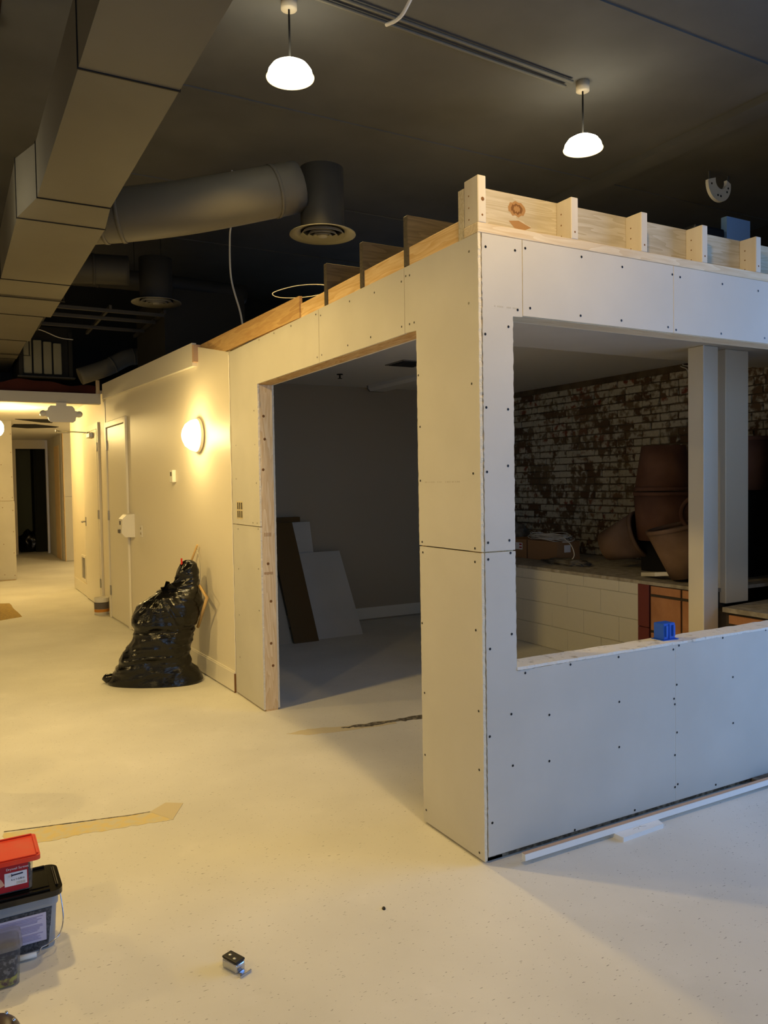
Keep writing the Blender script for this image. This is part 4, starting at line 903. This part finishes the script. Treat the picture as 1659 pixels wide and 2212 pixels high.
# ------------------------------------------------------------------ rubbish bag
def build_bag():
    o = empty('rubbish_bag', (-0.40,3.66,0)); tag(o, 'full black plastic rubbish bag slumped against the painted wall', 'rubbish bag')
    # height, left, right (metres from bag axis, across the view)
    prof = [(0.0,-0.375,0.335),(0.02,-0.385,0.348),(0.06,-0.355,0.345),(0.10,-0.325,0.315),(0.15,-0.295,0.275),(0.21,-0.262,0.25),(0.28,-0.225,0.255),(0.34,-0.195,0.258),(0.385,-0.175,0.268),(0.42,-0.165,0.28),(0.46,-0.182,0.31),(0.52,-0.165,0.338),(0.59,-0.135,0.355),(0.65,-0.085,0.352),(0.70,0.0,0.345),(0.735,0.085,0.338),(0.77,0.125,0.328),(0.81,0.138,0.320),(0.86,0.148,0.308),(0.90,0.168,0.298),(0.920,0.188,0.285),(0.932,0.215,0.265)]
    R_ = Vector((0.874,-0.485,0)); D_ = Vector((0.485,0.874,0))
    bm = bmesh.new(); NS = 150; NH = 190; rings = []
    def at(h):
        for a, b in zip(prof, prof[1:]):
            if a[0] <= h <= b[0]:
                t = (h-a[0])/(b[0]-a[0]); t2 = t*t*(3-2*t)*0.4+t*0.6
                return a[1]+(b[1]-a[1])*t2, a[2]+(b[2]-a[2])*t2
        return prof[-1][1:]
    for i in range(NH+1):
        h = 0.932*(i/NH); l, r = at(h); c = (l+r)/2; w = (r-l)/2
        dep = min(0.9*w, 0.19) if h < 0.40 else min(0.75*w, 0.185)
        dep = max(dep, 0.02) if h < 0.9 else dep
        dshift = -0.02 + 0.10*max(0,(h-0.45))       # leans back to the wall
        ring = []
        for k in range(NS):
            a = 2*math.pi*k/NS; ca, sa = math.cos(a), math.sin(a)
            sq = 0.85
            ex = math.copysign(abs(ca)**sq, ca); ey = math.copysign(abs(sa)**sq, sa)
            p = Vector((ex*w, ey*dep, h))
            # folds: gathered creases to the knot near h~.72, horizontal slumps lower down
            q = Vector((c+p.x, p.y, h))
            kn = Vector((0.06,-0.10,0.72)); dv = q-kn; rr = dv.length
            ang = math.atan2(dv.z, dv.x)
            rid = lambda v: 1-abs(noise.noise(v))*2.2
            up_ = max(0,1-abs(rr-0.17)/0.24)
            fold = 0.016*rid(Vector((ang*4.5, rr*3.0, 2.0+dep)))*up_
            low = max(0,min(1,(0.56-h)/0.15))
            fold += 0.013*rid(Vector((q.x*2.6+1.5*q.y, q.y*2.5, h*15+1.2*noise.noise(q*3))))*low
            fold += 0.010*rid(Vector((q.x*6, q.y*6+3, h*20)))*max(0,1-abs(h-0.82)/0.13)
            fold += 0.028*noise.noise(q*4.5)+0.008*rid(q*9+Vector((3,1,2)))
            fold -= 0.016
            fold *= min(1, w/0.10)*min(1, 0.25+h*6)
            n = Vector((ca, sa*0.9, 0)); p += n*fold
            ring.append(bm.verts.new(R_*(c+p.x) + D_*(p.y+dshift) + Vector((0,0,h))))
        rings.append(ring)
    for a, b in zip(rings, rings[1:]):
        for k in range(NS): bm.faces.new((a[k],a[(k+1)%NS],b[(k+1)%NS],b[k]))
    bm.faces.new(rings[0][::-1]); bm.faces.new(rings[-1])
    bag = obj('bag_body', bm, 'bag_black', o, local=True, smooth=True)
    # gathered knot and floor corner
    bm = bmesh.new()
    def sheet(pts):
        a = [bm.verts.new(R_*u + D_*d + Vector((0,0,z))) for u, d, z in pts]; b = [bm.verts.new(v.co + D_*0.012 + Vector((0,0,0.004))) for v in a]
        bm.faces.new(a); bm.faces.new(b[::-1])
        for i in range(len(a)): bm.faces.new((a[i],b[i],b[(i+1)%len(a)],a[(i+1)%len(a)]))
    sheet([(0.13,-0.06,0.70),(0.125,-0.10,0.775),(0.105,-0.12,0.785),(0.085,-0.10,0.74),(0.055,-0.09,0.735),(0.06,-0.06,0.70)])
    sheet([(0.18,-0.09,0.72),(0.15,-0.13,0.765),(0.13,-0.14,0.75),(0.12,-0.12,0.70)])
    bmesh.ops.recalc_face_normals(bm, faces=bm.faces[:]); obj('gathered_knot', bm, 'bag_black', o, local=True)
    bm = bmesh.new(); P = [R_*u + D_*d + Vector((0,0,z)) for u, d, z in ((-0.26,-0.05,0.05),(-0.33,-0.06,0.045),(-0.375,-0.06,0.04),(-0.40,-0.055,0.055))]
    tube(bm, P, [0.055,0.045,0.036,0.028], 12); obj('corner_tail', bm, 'bag_black', o, local=True, smooth=True)
    return o
build_bag()
# splintered laths between the bag and the wall
def lath(pts, w, label):
    bm = bmesh.new(); tube(bm, pts, w, 4); return tag(obj('wood_lath', bm, 'lath'), label, 'lath', 'splintered laths by the bag')
lath([(-0.052,3.745,1.03),(-0.075,3.86,0.885),(-0.09,3.93,0.70)], 0.010, 'upright splinter of lath sticking up behind the bag top')
lath([(-0.112,3.50,0.735),(-0.105,3.33,0.662),(-0.112,3.57,0.405)], 0.013, 'broken lath bent like an elbow right of the bag')
bm = bmesh.new(); tube(bm, smooth_path([(-0.058,3.735,1.0),(-0.05,3.69,0.9),(-0.06,3.66,0.78),(-0.07,3.66,0.70)],6), 0.0025, 5); tag(obj('thin_wire', bm, 'steel'), 'thin wire hanging from the lath tip beside the wall', 'wire')
bm = bmesh.new(); bx(bm, -0.236,-0.224,3.552,3.560,0.90,0.948); tag(obj('red_tie', bm, 'red_tab'), 'small red tie poking out of the bag top', 'tie')

# ------------------------------------------------------------------ left foreground: bucket, screw tub, clear tub, brown case
bk = empty('bucket', (-1.65,0.36,0)); tag(bk, 'square translucent bucket with glossy black lid and wire handle', 'bucket')
def taper(bm, x0,x1,y0,y1,z0,z1,t,r=0.03):
    fs = bx(bm, x0,x1,y0,y1,z0,z1)
    cx, cy = (x0+x1)/2, (y0+y1)/2
    for v in {v for f in fs for v in f.verts}:
        if abs(v.co.z-z0) < 1e-6: v.co.x = cx+(v.co.x-cx)*t; v.co.y = cy+(v.co.y-cy)*t
    es = [e for e in {e for f in fs for e in f.edges} if abs(e.verts[0].co.z-e.verts[1].co.z) > 0.01]
    bmesh.ops.bevel(bm, geom=es, offset=r, segments=5, affect='EDGES', profile=0.5)
bm = bmesh.new(); taper(bm, -1.80,-1.518,0.272,0.452,0.0,0.175,0.93); obj('tub', bm, 'milky_plastic', bk, smooth=False)
bm = bmesh.new(); taper(bm, -1.803,-1.515,0.269,0.455,0.142,0.172,1.0); obj('collar', bm, 'milky_plastic', bk)
bm = bmesh.new(); taper(bm, -1.796,-1.526,0.2695,0.446,0.006,0.138,0.935); obj('grey_contents', bm, 'bucket_fill', bk)
lid = bmesh.new(); taper(lid, -1.812,-1.502,0.258,0.462,0.1755,0.194,1.0,0.032); lid_o = obj('lid', lid, 'black_lid', bk)
bm = bmesh.new()
for c in ((-1.795,-1.52,0.268,0.276),(-1.795,-1.52,0.444,0.452)): rbox(bm, c[0]+0.02,c[1]-0.02,c[2],c[3],0.1945,0.2005, r=0.002, seg=1)
rbox(bm, -1.522,-1.514,0.29,0.43,0.1945,0.2005, r=0.002, seg=1); rbox(bm, -1.78,-1.54,0.30,0.42,0.1943,0.1965, r=0.001, seg=1); obj('lid_ridge', bm, 'black_lid', lid_o)
lb = box_part('label', (-1.76,-1.556,0.2585,0.2605,0.035,0.128), 'label_lilac', bk)
for v in lb.data.vertices:   # follow the tapered wall
    v.co.y += 0.014 - (v.co.z)*0.055
bm = bmesh.new()
for k in range(17):
    z = 0.044+0.0047*k; x1 = -1.565-random.uniform(0,0.02)
    if k % 6 == 5: continue
    bx(bm, -1.755,x1,0.2575+0.014-z*0.055,0.2580+0.014-z*0.055,z,z+0.0017)
obj('label_print', bm, 'label_ink', lb, local=False)
bm = bmesh.new(); tube(bm, smooth_path([(-1.505,0.345,0.155),(-1.500,0.325,0.10),(-1.502,0.30,0.065),(-1.520,0.258,0.045),(-1.555,0.240,0.035),(-1.575,0.238,0.030),(-1.583,0.236,0.018),(-1.592,0.236,0.014)],8), 0.0022, 6); hdl = obj('wire_handle', bm, 'chrome', bk)
bm = bmesh.new(); tube(bm, [(-1.59,0.236,0.014),(-1.665,0.238,0.014)], 0.0085, 10); obj('grip', bm, 'white_plastic', hdl)

tb = empty('screw_tub', (-1.66,0.37,0.2005)); tag(tb, 'clear screw tub with bright red lid standing on the black bucket lid', 'tub')
bm = bmesh.new(); taper(bm, -1.78,-1.585,0.300,0.432,0.201,0.303,0.95,0.018); obj('tub', bm, 'clear_plastic', tb)
bm = bmesh.new(); taper(bm, -1.774,-1.593,0.307,0.424,0.204,0.270,0.95,0.016); obj('screws', bm, 'screws_metal', tb)
bm = bmesh.new(); taper(bm, -1.795,-1.566,0.268,0.452,0.3035,0.318,1.0,0.014); ld_ = obj('lid', bm, 'red_lid', tb)
bm = bmesh.new()
for c in ((-1.784,-1.578,0.272,0.279),(-1.784,-1.578,0.441,0.448)): rbox(bm, c[0],c[1],c[2],c[3],0.3182,0.3225, r=0.0015, seg=1)
rbox(bm, -1.578,-1.571,0.282,0.438,0.3182,0.3225, r=0.0015, seg=1); obj('lid_ridge', bm, 'red_lid', ld_)
fl = box_part('front_label', (-1.77,-1.602,0.2955,0.2970,0.208,0.295), 'label_red', tb)
wp = box_part('white_panel', (-1.672,-1.606,0.2945,0.2952,0.226,0.269), 'label_white', fl)
def face_mat(x, z, y): return Matrix.Translation(Vector((x,y,z))-wloc(fl)) @ Matrix.Rotation(math.pi/2, 4, 'X')
text_mesh('lettering', 'Drywall Screws', 0.0105, 'label_white', fl, face_mat(-1.667,0.277,0.2950))
text_mesh('lettering', '6 x 1-5/8-in', 0.0085, 'ink_dark', fl, face_mat(-1.653,0.243,0.2940))
bm = bmesh.new(); tube(bm, [(-1.650,0.2938,0.260),(-1.618,0.2938,0.262)], [0.0018,0.0022], 6); lathe(bm, [(0.0001,-0.001),(0.0045,-0.001),(0.0045,0.001),(0.0001,0.001)], (-1.651,0.2938,0.260), 8, 'x'); obj('screw_picture', bm, 'ink_dark', fl)
bm = bmesh.new(); 
for k in range(9): bx(bm, -1.637+0.003*k,-1.6355+0.003*k,0.2938,0.2944,0.229,0.2375)
obj('fine_print', bm, 'print_grey', fl)
bm = bmesh.new(); prism(bm, [(-1.72,0.262),(-1.695,0.268),(-1.68,0.250),(-1.672,0.233),(-1.69,0.226),(-1.72,0.228)], 1, 0.2943, 0.2950); obj('hand_picture', bm, 'skin_print', fl)

ct = empty('clear_tub', (-1.72,0.16,0)); tag(ct, 'small clear plastic tub of fixings standing in front of the bucket', 'tub')
bm = bmesh.new(); taper(bm, -1.80,-1.642,0.112,0.225,0.0,0.115,0.93,0.022); obj('tub', bm, 'clear_plastic', ct)
bm = bmesh.new(); taper(bm, -1.793,-1.650,0.119,0.218,0.028,0.085,0.95,0.02); obj('dark_fixings', bm, 'screws_metal', ct)
bm = bmesh.new(); taper(bm, -1.790,-1.653,0.121,0.216,0.003,0.0275,0.97,0.02); obj('coloured_plugs', bm, 'yellow_bits', ct)
bm = bmesh.new(); taper(bm, -1.806,-1.636,0.106,0.231,0.1155,0.128,1.0,0.024); obj('lid', bm, 'clear_plastic', ct)

bm = bmesh.new()
bmesh.ops.create_icosphere(bm, subdivisions=4, radius=1.0)
for v in bm.verts:
    c = v.co; s = lambda t: math.copysign(abs(t)**0.7, t)
    v.co = Vector((-1.765+s(c.x)*0.10, -0.235+s(c.y)*0.11, 0.055+s(c.z)*0.055))
bc = tag(obj('tool_pouch', bm, 'brown_leather', smooth=True), 'dark brown rounded pouch cut off by the bottom left corner', 'pouch')
for x, y in ((-1.70,-0.17),(-1.685,-0.21),(-1.69,-0.26)):
    bm = bmesh.new(); lathe(bm, [(0.0001,0.112),(0.004,0.110),(0.005,0.106)], (x,y,-0.006), 8); obj('rivet', bm, 'chrome', bc)
bm = bmesh.new(); lathe(bm, [(0.0001,0.0),(0.13,0.0),(0.15,0.36),(0.155,0.37),(0.145,0.37),(0.125,0.012),(0.0001,0.012)], (-1.79,1.78,0), 32)
tag(obj('plaster_pail', bm, 'white_plastic'), 'white pail barely visible at the left picture edge', 'pail')

# tape measure
tm = empty('tape_measure', (-1.062,-0.135,0), math.radians(-67)); tag(tm, 'small chrome tape measure with black top lying on the open floor', 'tape measure')
bm = bmesh.new(); rbox(bm, -0.034,0.034,-0.019,0.019,0.0,0.030, r=0.008, seg=3); obj('case', bm, 'chrome', tm, local=True, smooth=True)
bm = bmesh.new(); rbox(bm, -0.033,0.033,-0.0185,0.0185,0.0305,0.038, r=0.0035, seg=2); tp = obj('black_top', bm, 'black_plastic', tm, local=True)
bm = bmesh.new()
for x, y in ((-0.015,0.0),(0.012,-0.006)): lathe(bm, [(0.0001,0.0395),(0.005,0.0392),(0.006,0.0382)], (x,y,0), 10)
obj('studs', bm, 'chrome', tp, local=True)
bm = bmesh.new(); rbox(bm, 0.0345,0.052,-0.009,0.009,0.002,0.005, r=0.001, seg=1); rbox(bm, 0.052,0.058,-0.022,0.022,0.0,0.008, r=0.001, seg=1); obj('hook', bm, 'chrome', tm, local=True)
bm = bmesh.new(); rbox(bm, -0.050,-0.0345,-0.003,0.012,0.004,0.012, r=0.002, seg=1); obj('belt_clip', bm, 'steel', tm, local=True)
bm = bmesh.new(); lathe(bm, [(0.0001,0.005),(0.007,0.0045),(0.010,0.002),(0.0105,0.0),(0.0001,0.0)], (0,0,0), 14)
for v in bm.verts: v.co.x *= 0.62
for v in bm.verts: v.co = Matrix.Rotation(-0.4,3,'Z') @ v.co + Vector((-0.494,-0.074,0))
tag(obj('debris_nut', bm, 'screw'), 'tiny dark plug lying alone on the open floor', 'plug')
